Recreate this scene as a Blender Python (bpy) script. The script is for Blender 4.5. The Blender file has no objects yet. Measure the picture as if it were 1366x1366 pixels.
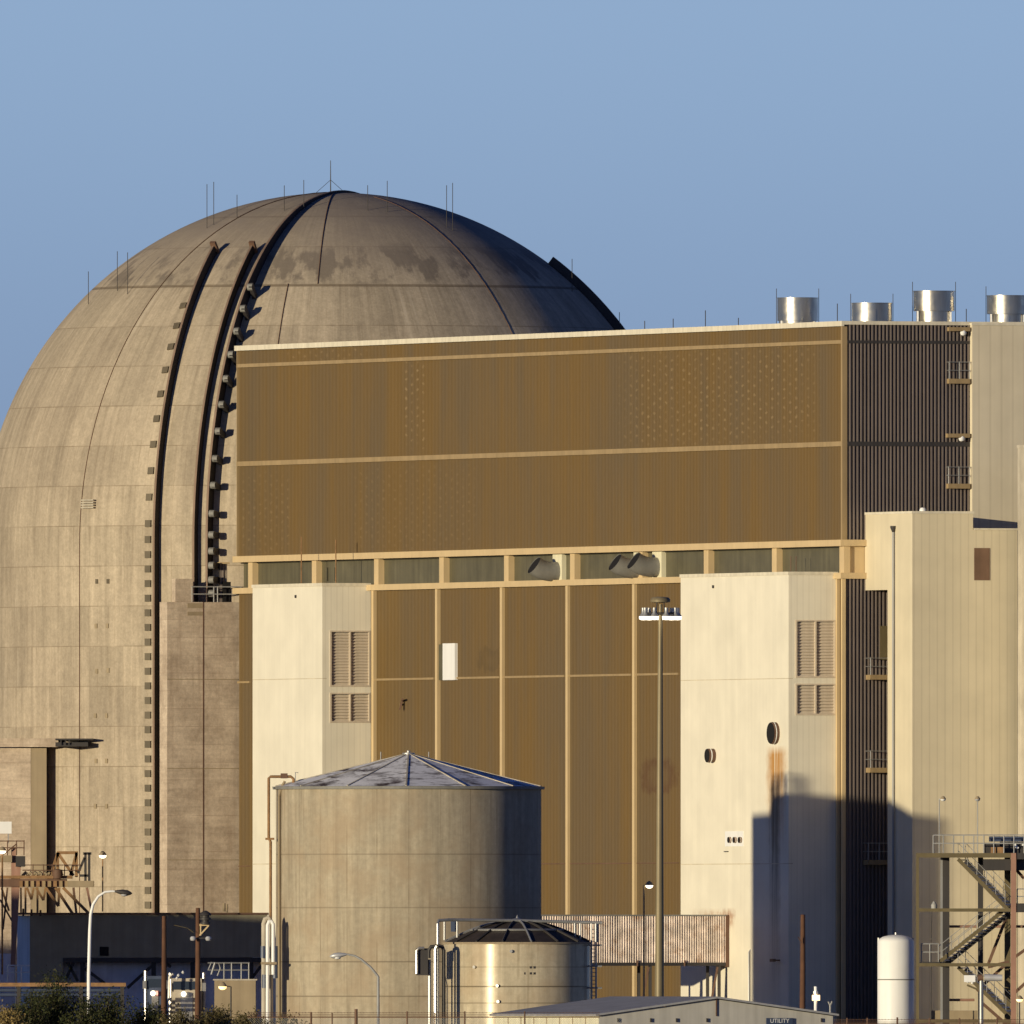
import bpy, math, random
from mathutils import Vector
random.seed(7)
R = math.radians
SC = bpy.context.scene
COL = SC.collection
# ---------------------------------------------------------------- camera, sky, sun, exposure
YO = 701.0       # the camera stands this far south of the site's zero line
F = 54700.0      # focal length in pixels of the 1366 px photograph
HY = 1310.0      # horizon row
H = 4.5          # eye height
cd = bpy.data.cameras.new('camera'); cam = bpy.data.objects.new('camera', cd); COL.objects.link(cam)
cd.sensor_width = 36.0; cd.sensor_fit = 'HORIZONTAL'; cd.lens = 36.0 * F / 1366.0
cd.shift_y = (HY - 683.0) / 1366.0
cd.clip_start = 10.0; cd.clip_end = 60000.0
cam.location = (0, -YO, H); cam.rotation_euler = (R(90), 0, 0)
SC.camera = cam
AZ = 43.0; EL = 5.0     # sun: degrees left of straight behind the camera, degrees up
to_sun = Vector((-math.sin(R(AZ)) * math.cos(R(EL)), -math.cos(R(AZ)) * math.cos(R(EL)), math.sin(R(EL))))
world = bpy.data.worlds.new('World'); SC.world = world; world.use_nodes = True
wn = world.node_tree.nodes; wl = world.node_tree.links
bg = wn['Background']
sky = wn.new('ShaderNodeTexSky'); sky.sky_type = 'NISHITA'; sky.sun_disc = False
sky.sun_elevation = R(EL); sky.sun_rotation = math.atan2(to_sun.x, to_sun.y)
sky.altitude = 300.0; sky.air_density = 1.0; sky.dust_density = 0.0; sky.ozone_density = 4.0
tc = wn.new('ShaderNodeTexCoord'); sx = wn.new('ShaderNodeSeparateXYZ'); cx = wn.new('ShaderNodeCombineXYZ')
ma = wn.new('ShaderNodeMath'); ma.operation = 'MULTIPLY_ADD'; ma.inputs[1].default_value = 1.3; ma.inputs[2].default_value = 0.12
wl.new(tc.outputs['Generated'], sx.inputs[0]); wl.new(sx.outputs[0], cx.inputs[0]); wl.new(sx.outputs[1], cx.inputs[1])
wl.new(sx.outputs[2], ma.inputs[0]); wl.new(ma.outputs[0], cx.inputs[2])
wl.new(cx.outputs[0], sky.inputs[0])
# pale dusty air low down, a deeper dusk blue overhead, the earth's shadow as a dim band on the horizon
def wmap(a, b, c, d, smooth=True):
    r_ = wn.new('ShaderNodeMapRange'); r_.clamp = True
    if smooth: r_.interpolation_type = 'SMOOTHSTEP'
    for i_, q_ in ((1, a), (2, b), (3, c), (4, d)): r_.inputs[i_].default_value = q_
    wl.new(sx.outputs[2], r_.inputs[0]); return r_.outputs[0]
def wmix(fac, a, b, mode='MIX'):
    x_ = wn.new('ShaderNodeMix'); x_.data_type = 'RGBA'; x_.blend_type = mode
    for k_, q_ in ((0, fac), (6, a), (7, b)):
        if isinstance(q_, float): x_.inputs[k_].default_value = q_
        elif isinstance(q_, tuple): x_.inputs[k_].default_value = (*q_, 1)
        else: wl.new(q_, x_.inputs[k_])
    return x_.outputs[2]
hs_ = wn.new('ShaderNodeHueSaturation'); hs_.inputs['Hue'].default_value = 0.516; hs_.inputs['Saturation'].default_value = 0.70; hs_.inputs['Value'].default_value = 1.32
wl.new(sky.outputs[0], hs_.inputs['Color'])
low = wmix(1.0, hs_.outputs[0], wmix(wmap(0.010, 0.026, 0.0, 1.0), (0.76, 0.74, 0.80), (1.0, 1.0, 1.0)), 'MULTIPLY')
up = wmix(1.0, sky.outputs[0], (0.16, 0.36, 0.76), 'MULTIPLY')
wl.new(wmix(wmap(0.04, 0.35, 0.0, 1.0), low, up), bg.inputs[0]); bg.inputs[1].default_value = 0.15
sd = bpy.data.lights.new('sun', 'SUN'); sd.energy = 4.1; sd.angle = R(0.45); sd.color = (1.0, 0.86, 0.58)
sun = bpy.data.objects.new('sun', sd); COL.objects.link(sun)
sun.rotation_euler = (-to_sun).to_track_quat('-Z', 'Y').to_euler(); sun.location = (-300, 1500, 200)
SC.view_settings.view_transform = 'Standard'; SC.view_settings.look = 'None'
SC.view_settings.exposure = 0.0; SC.view_settings.gamma = 1.0
SC.cycles.max_bounces = 6

# ---------------------------------------------------------------- helpers
def X(px, y): return (px - 683.0) * (y + YO) / F
def Z(py, y): return H + (HY - py) * (y + YO) / F
def at(px, py, y): return Vector((X(px, y), y, Z(py, y)))
def m(px, y): return px * (y + YO) / F          # pixels to metres at a depth

def offset_of(o):
    v = Vector((0, 0, 0))
    while o: v = v + o.location; o = o.parent
    return v

class MB:
    def __init__(s): s.v = []; s.f = []; s.sm = []
    def add(s, vs, fs, smooth=False):
        n = len(s.v); s.v += [Vector(p) for p in vs]
        for f in fs: s.f.append([i + n for i in f]); s.sm.append(smooth)
        return s
    def obox(s, c, ax, ay, az, hx, hy, hz):
        c = Vector(c); ax = Vector(ax) * hx; ay = Vector(ay) * hy; az = Vector(az) * hz
        vs = [c + a * ax + b * ay + d * az for d in (-1, 1) for b in (-1, 1) for a in (-1, 1)]
        return s.add(vs, [(0, 2, 3, 1), (4, 5, 7, 6), (0, 1, 5, 4), (2, 6, 7, 3), (0, 4, 6, 2), (1, 3, 7, 5)])
    def box(s, x0, x1, y0, y1, z0, z1):
        return s.obox(((x0 + x1) / 2, (y0 + y1) / 2, (z0 + z1) / 2), (1, 0, 0), (0, 1, 0), (0, 0, 1), (x1 - x0) / 2, (y1 - y0) / 2, (z1 - z0) / 2)
    def gbox(s, u0, u1, v0, v1, z0, z1):
        return s.obox(G((u0 + u1) / 2, (v0 + v1) / 2, (z0 + z1) / 2), U3, V3, (0, 0, 1), (u1 - u0) / 2, (v1 - v0) / 2, (z1 - z0) / 2)
    def beam(s, p, q, w, h=None):
        p = Vector(p); q = Vector(q); d = (q - p); L = d.length; d.normalize()
        up = Vector((0, 0, 1)) if abs(d.z) < 0.95 else Vector((0, 1, 0))
        a = d.cross(up).normalized(); b = a.cross(d).normalized()
        return s.obox((p + q) / 2, d, a, b, L / 2, w / 2, (h or w) / 2)
    def tube(s, pts, r, n=8, cap=True):
        pts = [Vector(p) for p in pts]; k = len(pts)
        rs = r if isinstance(r, (list, tuple)) else [r] * k
        vs = []; fs = []; ref = None
        for i, p in enumerate(pts):
            d = (pts[min(i + 1, k - 1)] - pts[max(i - 1, 0)]).normalized()
            if ref is None:
                ref = Vector((0, 0, 1)) if abs(d.z) < 0.9 else Vector((0, -1, 0))
            a = (ref - d * ref.dot(d)).normalized(); b = d.cross(a); ref = a
            for j in range(n):
                t = 2 * math.pi * j / n
                vs.append(p + (a * math.cos(t) + b * math.sin(t)) * rs[i])
        for i in range(k - 1):
            for j in range(n):
                fs.append((i * n + j, i * n + (j + 1) % n, (i + 1) * n + (j + 1) % n, (i + 1) * n + j))
        s.add(vs, fs, True)
        if cap:
            s.add(vs[:n], [tuple(range(n - 1, -1, -1))]); s.add(vs[-n:], [tuple(range(n))])
        return s
    def lathe(s, c, prof, n=24, a0=0.0, smooth=True):
        c = Vector(c); vs = []; fs = []
        for (r, z) in prof:
            for j in range(n):
                t = a0 + 2 * math.pi * j / n
                vs.append(c + Vector((r * math.cos(t), r * math.sin(t), z)))
        for i in range(len(prof) - 1):
            for j in range(n):
                fs.append((i * n + j, i * n + (j + 1) % n, (i + 1) * n + (j + 1) % n, (i + 1) * n + j))
        return s.add(vs, fs, smooth)
    def build(s, name, mat, parent=None, loc=None):
        off = offset_of(parent) if parent else Vector(loc or (0, 0, 0))
        me = bpy.data.meshes.new(name)
        me.from_pydata([tuple(p - off) for p in s.v], [], s.f)
        me.polygons.foreach_set('use_smooth', s.sm)
        me.materials.append(mat); me.update()
        if any(s.sm):
            me.set_sharp_from_angle(angle=0.7)
        o = bpy.data.objects.new(name, me); COL.objects.link(o)
        if parent: o.parent = parent
        else: o.location = off
        return o

def tag(o, label, cat, group=None):
    o['label'] = label; o['category'] = cat
    if group: o['group'] = group
    return o
def thing(name, label, cat, loc, group=None):
    o = bpy.data.objects.new(name, None); COL.objects.link(o); o.location = Vector(loc)
    o.empty_display_size = 0.5
    return tag(o, label, cat, group)

# site grid of the big building: u runs along the brown wall to the right (and nearer), v runs back from it
AL = 69.0
yC = 2000.0
C0 = Vector((X(1127, yC), yC, 0))
U3 = Vector((math.cos(R(AL)), -math.sin(R(AL)), 0)); V3 = Vector((math.sin(R(AL)), math.cos(R(AL)), 0))
def G(u, v, z): return C0 + U3 * u + V3 * v + Vector((0, 0, z))
def dep(u, v): return G(u, v, 0).y
def uat(px, v):
    k = (px - 683.0) / F
    return (k * (C0.y + YO + v * V3.y) - C0.x - v * V3.x) / (U3.x - k * U3.y)
def vat(px, u):
    k = (px - 683.0) / F
    return (k * (C0.y + YO + u * U3.y) - C0.x - u * U3.x) / (V3.x - k * V3.y)
def zg(py, u, v): return Z(py, dep(u, v))
PS = Vector((math.cos(R(AZ)), -math.sin(R(AZ)), 0))    # across the sunlight
TS = Vector((-math.sin(R(AZ)), -math.cos(R(AZ)), 0))   # level, towards the sun

# ---------------------------------------------------------------- materials
def nodes(name):
    mt = bpy.data.materials.new(name); mt.use_nodes = True
    nt = mt.node_tree
    return mt, nt, nt.nodes['Principled BSDF']
def N(nt, t, **kw):
    n = nt.nodes.new(t)
    for k, v in kw.items(): setattr(n, k, v)
    return n
def math_n(nt, op, a, b=None, c=None):
    n = N(nt, 'ShaderNodeMath', operation=op)
    for i, q in enumerate((a, b, c)):
        if q is None: continue
        if isinstance(q, (int, float)): n.inputs[i].default_value = q
        else: nt.links.new(q, n.inputs[i])
    return n.outputs[0]
def mix(nt, fac, a, b, blend='MIX'):
    n = N(nt, 'ShaderNodeMix', data_type='RGBA', blend_type=blend)
    for i, q in ((0, fac), (6, a), (7, b)):
        if isinstance(q, (int, float)): n.inputs[i].default_value = q
        elif isinstance(q, (tuple, list)): n.inputs[i].default_value = (*q[:3], 1)
        else: nt.links.new(q, n.inputs[i])
    return n.outputs[2]
def noise(nt, vec, scale, detail=4, rough=0.55, sc=None):
    if sc is not None:
        mp = N(nt, 'ShaderNodeMapping'); mp.inputs['Scale'].default_value = sc
        nt.links.new(vec, mp.inputs[0]); vec = mp.outputs[0]
    n = N(nt, 'ShaderNodeTexNoise'); n.inputs['Scale'].default_value = scale
    n.inputs['Detail'].default_value = detail; n.inputs['Roughness'].default_value = rough
    nt.links.new(vec, n.inputs['Vector'])
    return n.outputs['Fac']
def remap(nt, v, a, b, c=0.0, d=1.0):
    n = N(nt, 'ShaderNodeMapRange'); n.clamp = True
    nt.links.new(v, n.inputs[0])
    for i, q in enumerate((a, b, c, d)): n.inputs[i + 1].default_value = q
    return n.outputs[0]
def geo(nt): return N(nt, 'ShaderNodeNewGeometry').outputs['Position']
def objco(nt): return N(nt, 'ShaderNodeTexCoord').outputs['Object']

def M(name, col, rough=0.75, metal=0.0, var=0.2, scale=0.6, streak=0.15, spec=0.35, dirt=None, bump=0.0):
    mt, nt, b = nodes(name)
    p = geo(nt)
    c = col
    out = mix(nt, 1.0, col, (1, 1, 1), 'MULTIPLY')
    if var:
        f = remap(nt, noise(nt, p, scale, 5), 0.3, 0.7, 1 - var, 1 + var * 0.6)
        out = mix(nt, 1.0, out, f, 'MULTIPLY')
    if streak:
        f = remap(nt, noise(nt, p, 1.0, 4, 0.6, (2.2, 2.2, 0.06)), 0.3, 0.7, 1 - streak, 1 + streak * 0.6)
        out = mix(nt, 1.0, out, f, 'MULTIPLY')
    if dirt:
        f = remap(nt, noise(nt, p, 1.3, 6, 0.65), 0.52, 0.72)
        out = mix(nt, f, out, dirt)
    nt.links.new(out, b.inputs['Base Color'])
    b.inputs['Roughness'].default_value = rough; b.inputs['Metallic'].default_value = metal
    b.inputs['Specular IOR Level'].default_value = spec
    if bump:
        bp = N(nt, 'ShaderNodeBump'); bp.inputs['Strength'].default_value = bump; bp.inputs['Distance'].default_value = 0.05
        nt.links.new(noise(nt, p, 5.0, 5), bp.inputs['Height']); nt.links.new(bp.outputs[0], b.inputs['Normal'])
    return mt
def E(name, col, strength):
    mt, nt, b = nodes(name)
    b.inputs['Base Color'].default_value = (0.8, 0.8, 0.8, 1)
    b.inputs['Emission Color'].default_value = (*col, 1); b.inputs['Emission Strength'].default_value = strength
    return mt

def panel_paint(name, col, pitch, line, spec=0.35, rough=0.55, axis='v'):
    """painted metal siding with fine vertical seams"""
    mt, nt, b = nodes(name); p = geo(nt)
    dot = N(nt, 'ShaderNodeVectorMath', operation='DOT_PRODUCT'); nt.links.new(p, dot.inputs[0])
    dot.inputs[1].default_value = tuple(V3 if axis == 'v' else U3)
    fr = math_n(nt, 'FRACT', math_n(nt, 'DIVIDE', dot.outputs['Value'], pitch))
    ln = math_n(nt, 'LESS_THAN', fr, 0.18)
    out = mix(nt, math_n(nt, 'MULTIPLY', ln, line), col, (col[0] * .55, col[1] * .52, col[2] * .48))
    f = remap(nt, noise(nt, p, 0.35, 5), 0.3, 0.7, 0.93, 1.05); out = mix(nt, 1.0, out, f, 'MULTIPLY')
    f = remap(nt, noise(nt, p, 1.0, 4, 0.6, (1.6, 1.6, 0.05)), 0.3, 0.7, 0.95, 1.03); out = mix(nt, 1.0, out, f, 'MULTIPLY')
    nt.links.new(out, b.inputs['Base Color']); b.inputs['Roughness'].default_value = rough
    b.inputs['Specular IOR Level'].default_value = spec
    return mt, nt, b, p, out

def rust_on(mat5, spots):
    """rust stains of a given world position: (centre, half width, length below)"""
    mt, nt, b, p, out = mat5
    sp = N(nt, 'ShaderNodeSeparateXYZ'); nt.links.new(p, sp.inputs[0])
    wob = math_n(nt, 'MULTIPLY', math_n(nt, 'SUBTRACT', noise(nt, p, 1.2, 4, 0.6), 0.5), 0.6)
    fine = remap(nt, noise(nt, p, 1.0, 5, 0.65, (4, 4, 0.12)), 0.26, 0.52)
    for (c, hw, ln, col, st) in spots:
        dx = math_n(nt, 'ABSOLUTE', math_n(nt, 'ADD', math_n(nt, 'SUBTRACT', sp.outputs[0], c[0]), math_n(nt, 'MULTIPLY', wob, hw)))
        fx = remap(nt, dx, hw * 0.35, hw, 1, 0)
        dz = math_n(nt, 'SUBTRACT', c[2], sp.outputs[2])
        fz = math_n(nt, 'MULTIPLY', remap(nt, dz, -0.1, 0.5, 0, 1), remap(nt, dz, ln * 0.25, ln, 1, 0))
        f = math_n(nt, 'MULTIPLY', math_n(nt, 'MULTIPLY', fx, fz), math_n(nt, 'MULTIPLY', fine, st) if ln > 2 else remap(nt, noise(nt, p, 1.6, 5, 0.65), 0.3, 0.65, 0, st))
        out = mix(nt, f, out, col)
    nt.links.new(out, b.inputs['Base Color'])

# containment concrete
def dome_mat():
    mt, nt, b = nodes('dome_concrete'); p = objco(nt)
    sp = N(nt, 'ShaderNodeSeparateXYZ'); nt.links.new(p, sp.inputs[0]); z = sp.outputs[2]
    ang = math_n(nt, 'MULTIPLY', math_n(nt, 'ARCTAN2', sp.outputs[0], math_n(nt, 'MULTIPLY', sp.outputs[1], -1)), DR)
    cmb = N(nt, 'ShaderNodeCombineXYZ'); nt.links.new(ang, cmb.inputs[0]); nt.links.new(z, cmb.inputs[2]); q = cmb.outputs[0]
    col = (0.44, 0.345, 0.235)
    out = mix(nt, remap(nt, noise(nt, p, 0.11, 6, 0.6), 0.35, 0.65), (0.38, 0.315, 0.24), (0.465, 0.39, 0.295))
    # pour lifts: each lift a little different
    zz = math_n(nt, 'DIVIDE', z, 2.75)
    fl = math_n(nt, 'FLOOR', zz); fr = math_n(nt, 'FRACT', zz)
    pn = math_n(nt, 'FLOOR', math_n(nt, 'DIVIDE', ang, 3.1))
    cm2 = N(nt, 'ShaderNodeCombineXYZ'); nt.links.new(fl, cm2.inputs[0]); nt.links.new(pn, cm2.inputs[1])
    wn_ = N(nt, 'ShaderNodeTexWhiteNoise', noise_dimensions='2D'); nt.links.new(cm2.outputs[0], wn_.inputs['Vector'])
    out = mix(nt, 1.0, out, remap(nt, wn_.outputs['Value'], 0, 1, 0.89, 1.07), 'MULTIPLY')
    out = mix(nt, 1.0, out, remap(nt, noise(nt, q, 1.0, 5, 0.6, (1.5, 1, 0.09)), 0.3, 0.7, 0.80, 1.16), 'MULTIPLY')
    out = mix(nt, 1.0, out, remap(nt, noise(nt, p, 1.6, 6, 0.7), 0.3, 0.7, 0.88, 1.1), 'MULTIPLY')
    dr = math_n(nt, 'MULTIPLY', math_n(nt, 'POWER', fr, 1.5), remap(nt, noise(nt, q, 1.0, 5, 0.7, (2.6, 1, 0.10)), 0.5, 0.68, 0, 0.42))
    out = mix(nt, dr, out, (0.16, 0.12, 0.08))
    out = mix(nt, 1.0, out, remap(nt, noise(nt, p, 5.5, 4, 0.75), 0.3, 0.7, 0.86, 1.12), 'MULTIPLY')
    # pale lime runs below the spring line of the dome and dark form lines
    runs = math_n(nt, 'MULTIPLY', remap(nt, noise(nt, q, 1.0, 5, 0.65, (0.9, 1, 0.07)), 0.58, 0.72), remap(nt, noise(nt, q, 0.25, 3), 0.45, 0.6))
    out = mix(nt, math_n(nt, 'MULTIPLY', runs, 0.5), out, (0.62, 0.54, 0.43))
    brd = math_n(nt, 'MULTIPLY', math_n(nt, 'LESS_THAN', math_n(nt, 'FRACT', math_n(nt, 'DIVIDE', ang, 0.775)), 0.07), remap(nt, noise(nt, q, 0.5, 4), 0.42, 0.6, 0, 0.28))
    out = mix(nt, brd, out, (0.2, 0.145, 0.09))
    jn = math_n(nt, 'MULTIPLY', math_n(nt, 'LESS_THAN', fr, 0.022), remap(nt, noise(nt, q, 0.4, 4), 0.35, 0.6, 0.15, 0.6))
    out = mix(nt, jn, out, (0.17, 0.125, 0.08))
    # two dark construction rings and old patch marks on the upper dome
    for zr, wd, st in ((DSP + (731 - 386) * DK, 0.09, 0.6), (DSP + (731 - 292) * DK, 0.06, 0.5)):
        dz = math_n(nt, 'ABSOLUTE', math_n(nt, 'SUBTRACT', z, zr))
        out = mix(nt, math_n(nt, 'MULTIPLY', math_n(nt, 'LESS_THAN', dz, wd), st), out, (0.13, 0.095, 0.06))
    zb = math_n(nt, 'ABSOLUTE', math_n(nt, 'SUBTRACT', z, DSP + (731 - 358) * DK))
    pt = math_n(nt, 'MULTIPLY', remap(nt, zb, 0.9, 1.7, 1, 0), remap(nt, noise(nt, q, 0.26, 5, 0.6, (1, 1, 1.3)), 0.49, 0.55))
    out = mix(nt, math_n(nt, 'MULTIPLY', pt, 0.7), out, (0.12, 0.10, 0.085))
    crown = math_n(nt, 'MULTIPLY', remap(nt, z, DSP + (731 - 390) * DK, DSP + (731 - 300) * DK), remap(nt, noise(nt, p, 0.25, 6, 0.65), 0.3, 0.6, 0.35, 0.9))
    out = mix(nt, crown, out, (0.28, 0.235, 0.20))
    nt.links.new(out, b.inputs['Base Color']); b.inputs['Roughness'].default_value = 0.9
    b.inputs['Specular IOR Level'].default_value = 0.2
    bp = N(nt, 'ShaderNodeBump'); bp.inputs['Strength'].default_value = 0.25; bp.inputs['Distance'].default_value = 0.08
    nt.links.new(noise(nt, p, 1.2, 6, 0.7), bp.inputs['Height']); nt.links.new(bp.outputs[0], b.inputs['Normal'])
    return mt

def brown_mat():
    mt, nt, b = nodes('bronze_siding'); p = geo(nt)
    dot = N(nt, 'ShaderNodeVectorMath', operation='DOT_PRODUCT'); nt.links.new(p, dot.inputs[0]); dot.inputs[1].default_value = tuple(U3)
    sp = N(nt, 'ShaderNodeSeparateXYZ'); nt.links.new(p, sp.inputs[0])
    u = dot.outputs['Value']; z = sp.outputs[2]
    cmb = N(nt, 'ShaderNodeCombineXYZ'); nt.links.new(u, cmb.inputs[0]); nt.links.new(z, cmb.inputs[1]); q = cmb.outputs[0]
    out = mix(nt, remap(nt, noise(nt, q, 1.0, 4, 0.6, (0.22, 0.03, 1)), 0.38, 0.62), (0.213, 0.137, 0.053), (0.180, 0.130, 0.073))
    out = mix(nt, 1.0, out, remap(nt, noise(nt, q, 1.0, 5, 0.7, (2.5, 0.1, 1)), 0.3, 0.7, 0.95, 1.05), 'MULTIPLY')
    # rows of pale moire dots put into the colour, showing in patches
    jit = math_n(nt, 'MULTIPLY', math_n(nt, 'SUBTRACT', noise(nt, q, 0.9, 3), 0.5), 0.55)
    u0_ = u; z = math_n(nt, 'ADD', z, jit)
    du = math_n(nt, 'SUBTRACT', math_n(nt, 'FRACT', math_n(nt, 'DIVIDE', u, 1.08)), 0.5)
    row = math_n(nt, 'MODULO', math_n(nt, 'FLOOR', math_n(nt, 'DIVIDE', u, 1.08)), 2.0)
    dz = math_n(nt, 'SUBTRACT', math_n(nt, 'FRACT', math_n(nt, 'ADD', math_n(nt, 'DIVIDE', z, 0.62), math_n(nt, 'MULTIPLY', row, 0.5))), 0.5)
    d2 = math_n(nt, 'ADD', math_n(nt, 'MULTIPLY', math_n(nt, 'MULTIPLY', du, du), 1.3), math_n(nt, 'MULTIPLY', math_n(nt, 'MULTIPLY', dz, dz), 1.0))
    dots = remap(nt, d2, 0.015, 0.045, 1, 0)
    patch = None
    for (pa, pb, ya, yb, w_) in ((538, 570, 480, 600, 1.0), (385, 495, 462, 480, .7), (828, 1095, 465, 592, .85), (322, 392, 630, 740, .55), (470, 640, 620, 735, .4)):
        um = uat((pa + pb) / 2, 0); ua, ub_ = uat(pa, 0), uat(pb, 0); za, zb_ = zg(yb, um, 0), zg(ya, um, 0); k_ = U3.dot(C0)
        du_ = math_n(nt, 'ABSOLUTE', math_n(nt, 'SUBTRACT', u, k_ + (ua + ub_) / 2)); dz_ = math_n(nt, 'ABSOLUTE', math_n(nt, 'SUBTRACT', sp.outputs[2], (za + zb_) / 2))
        h1, h2 = (ub_ - ua) / 2, (zb_ - za) / 2
        m_ = math_n(nt, 'MULTIPLY', remap(nt, du_, h1 * .85, h1 * 1.05, w_, 0), remap(nt, dz_, h2 * .8, h2 * 1.1, 1, 0))
        patch = m_ if patch is None else math_n(nt, 'MAXIMUM', patch, m_)
    patch = math_n(nt, 'MULTIPLY', patch, remap(nt, noise(nt, q, 0.7, 4), 0.32, 0.6))
    out = mix(nt, math_n(nt, 'MULTIPLY', math_n(nt, 'MULTIPLY', dots, patch), 0.62), out, (0.40, 0.29, 0.16))
    for (c, r0, r1, st, cc) in STAINS:
        a_ = math_n(nt, 'MULTIPLY', math_n(nt, 'SUBTRACT', u, c[0]), 0.36); b_ = math_n(nt, 'SUBTRACT', sp.outputs[2], c[1])
        d_ = math_n(nt, 'SQRT', math_n(nt, 'ADD', math_n(nt, 'MULTIPLY', a_, a_), math_n(nt, 'MULTIPLY', b_, b_)))
        d_ = math_n(nt, 'ADD', d_, math_n(nt, 'MULTIPLY', math_n(nt, 'SUBTRACT', noise(nt, q, 0.9, 5, 0.65), 0.5), 1.6))
        f_ = math_n(nt, 'MULTIPLY', remap(nt, d_, r1 * .75, r1, 1, 0), remap(nt, d_, r0, r1 * .8, .25, 1))
        out = mix(nt, math_n(nt, 'MULTIPLY', f_, st), out, cc)
    nt.links.new(out, b.inputs['Base Color']); b.inputs['Roughness'].default_value = 0.5
    b.inputs['Specular IOR Level'].default_value = 0.3
    return mt

def tank_mat(cxy, name, col, joints, nvert, R_):
    mt, nt, b = nodes(name); p = objco(nt)
    sp = N(nt, 'ShaderNodeSeparateXYZ'); nt.links.new(p, sp.inputs[0]); z = sp.outputs[2]
    ang = math_n(nt, 'ARCTAN2', sp.outputs[0], math_n(nt, 'MULTIPLY', sp.outputs[1], -1))
    arc = math_n(nt, 'MULTIPLY', ang, R_)
    cmb = N(nt, 'ShaderNodeCombineXYZ'); nt.links.new(arc, cmb.inputs[0]); nt.links.new(z, cmb.inputs[2]); q = cmb.outputs[0]
    out = mix(nt, 1.0, col, remap(nt, noise(nt, q, 1.0, 5, 0.6, (1.4, 1, 0.10)), 0.3, 0.7, 0.76, 1.2), 'MULTIPLY')
    out = mix(nt, 1.0, out, remap(nt, noise(nt, q, 2.2, 6, 0.75), 0.3, 0.7, 0.82, 1.14), 'MULTIPLY')
    out = mix(nt, remap(nt, noise(nt, q, 0.3, 4), 0.45, 0.62, 0, 0.55), out, (col[0] * .85, col[1] * .74, col[2] * .66))
    va = math_n(nt, 'FRACT', math_n(nt, 'MULTIPLY', ang, nvert / (2 * math.pi)))
    f = math_n(nt, 'MULTIPLY', math_n(nt, 'LESS_THAN', va, 0.035), remap(nt, noise(nt, q, 0.35, 4), 0.4, 0.6, 0.05, 0.5))
    out = mix(nt, f, out, (col[0] * .4, col[1] * .36, col[2] * .3))
    dn = math_n(nt, 'MULTIPLY', remap(nt, noise(nt, q, 1.0, 5, 0.7, (2.4, 1, 0.07)), 0.54, 0.7, 0, 0.4), 1.0)
    out = mix(nt, dn, out, (col[0] * .5, col[1] * .45, col[2] * .4))
    for jz, st in joints:
        dz = math_n(nt, 'ABSOLUTE', math_n(nt, 'SUBTRACT', z, jz))
        f = math_n(nt, 'MULTIPLY', math_n(nt, 'LESS_THAN', dz, 0.045), st)
        out = mix(nt, f, out, (col[0] * .35, col[1] * .32, col[2] * .28))
    nt.links.new(out, b.inputs['Base Color']); b.inputs['Roughness'].default_value = 0.85
    return mt, nt, b

# dome numbers (needed by its material)
yD = 2130.0; DR = m(474, yD); DK = (yD + YO) / F; DSP = Z(731, yD); DC = Vector((X(448, yD), yD, 0))

def stain_at(px, py):
    u = uat(px, 0.0); q = G(u, 0, 0); return (q.dot(U3), zg(py, u, 0))
STAINS = [(stain_at(880, 1035), 0.5, 1.35, 0.45, (0.10, 0.035, 0.025)), (stain_at(655, 880), 0.0, 0.9, 0.25, (0.07, 0.055, 0.035))]
MAT = {}
MAT['dome'] = dome_mat()
MAT['brown'] = brown_mat()
MAT['dark_rib'] = M('dark_siding', (0.20, 0.165, 0.15), 0.5, var=0.08, streak=0.12, spec=0.4)
MAT['recess'] = M('grey_green_panel', (0.125, 0.112, 0.068), 0.45, var=0.18, streak=0.25)
MAT['recess_dark'] = M('dark_green_shade_and_frame', (0.055, 0.05, 0.032), 0.6, var=0.1)  # for the painted soffit shade and the door frame in the band
MAT['trim'] = M('beige_trim', (0.62, 0.47, 0.27), 0.6, var=0.06, streak=0.06)
MAT['tan_joint'] = M('tan_joint_sealant', (0.62, 0.54, 0.40), 0.7)
MAT['louvre'] = M('louvre_paint', (0.62, 0.53, 0.42), 0.6, var=0.06)
MAT['trim_dull'] = M('tan_trim', (0.36, 0.26, 0.14), 0.6, var=0.08)
MAT['cap'] = M('pale_coping', (0.74, 0.68, 0.55), 0.6, var=0.05)
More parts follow.
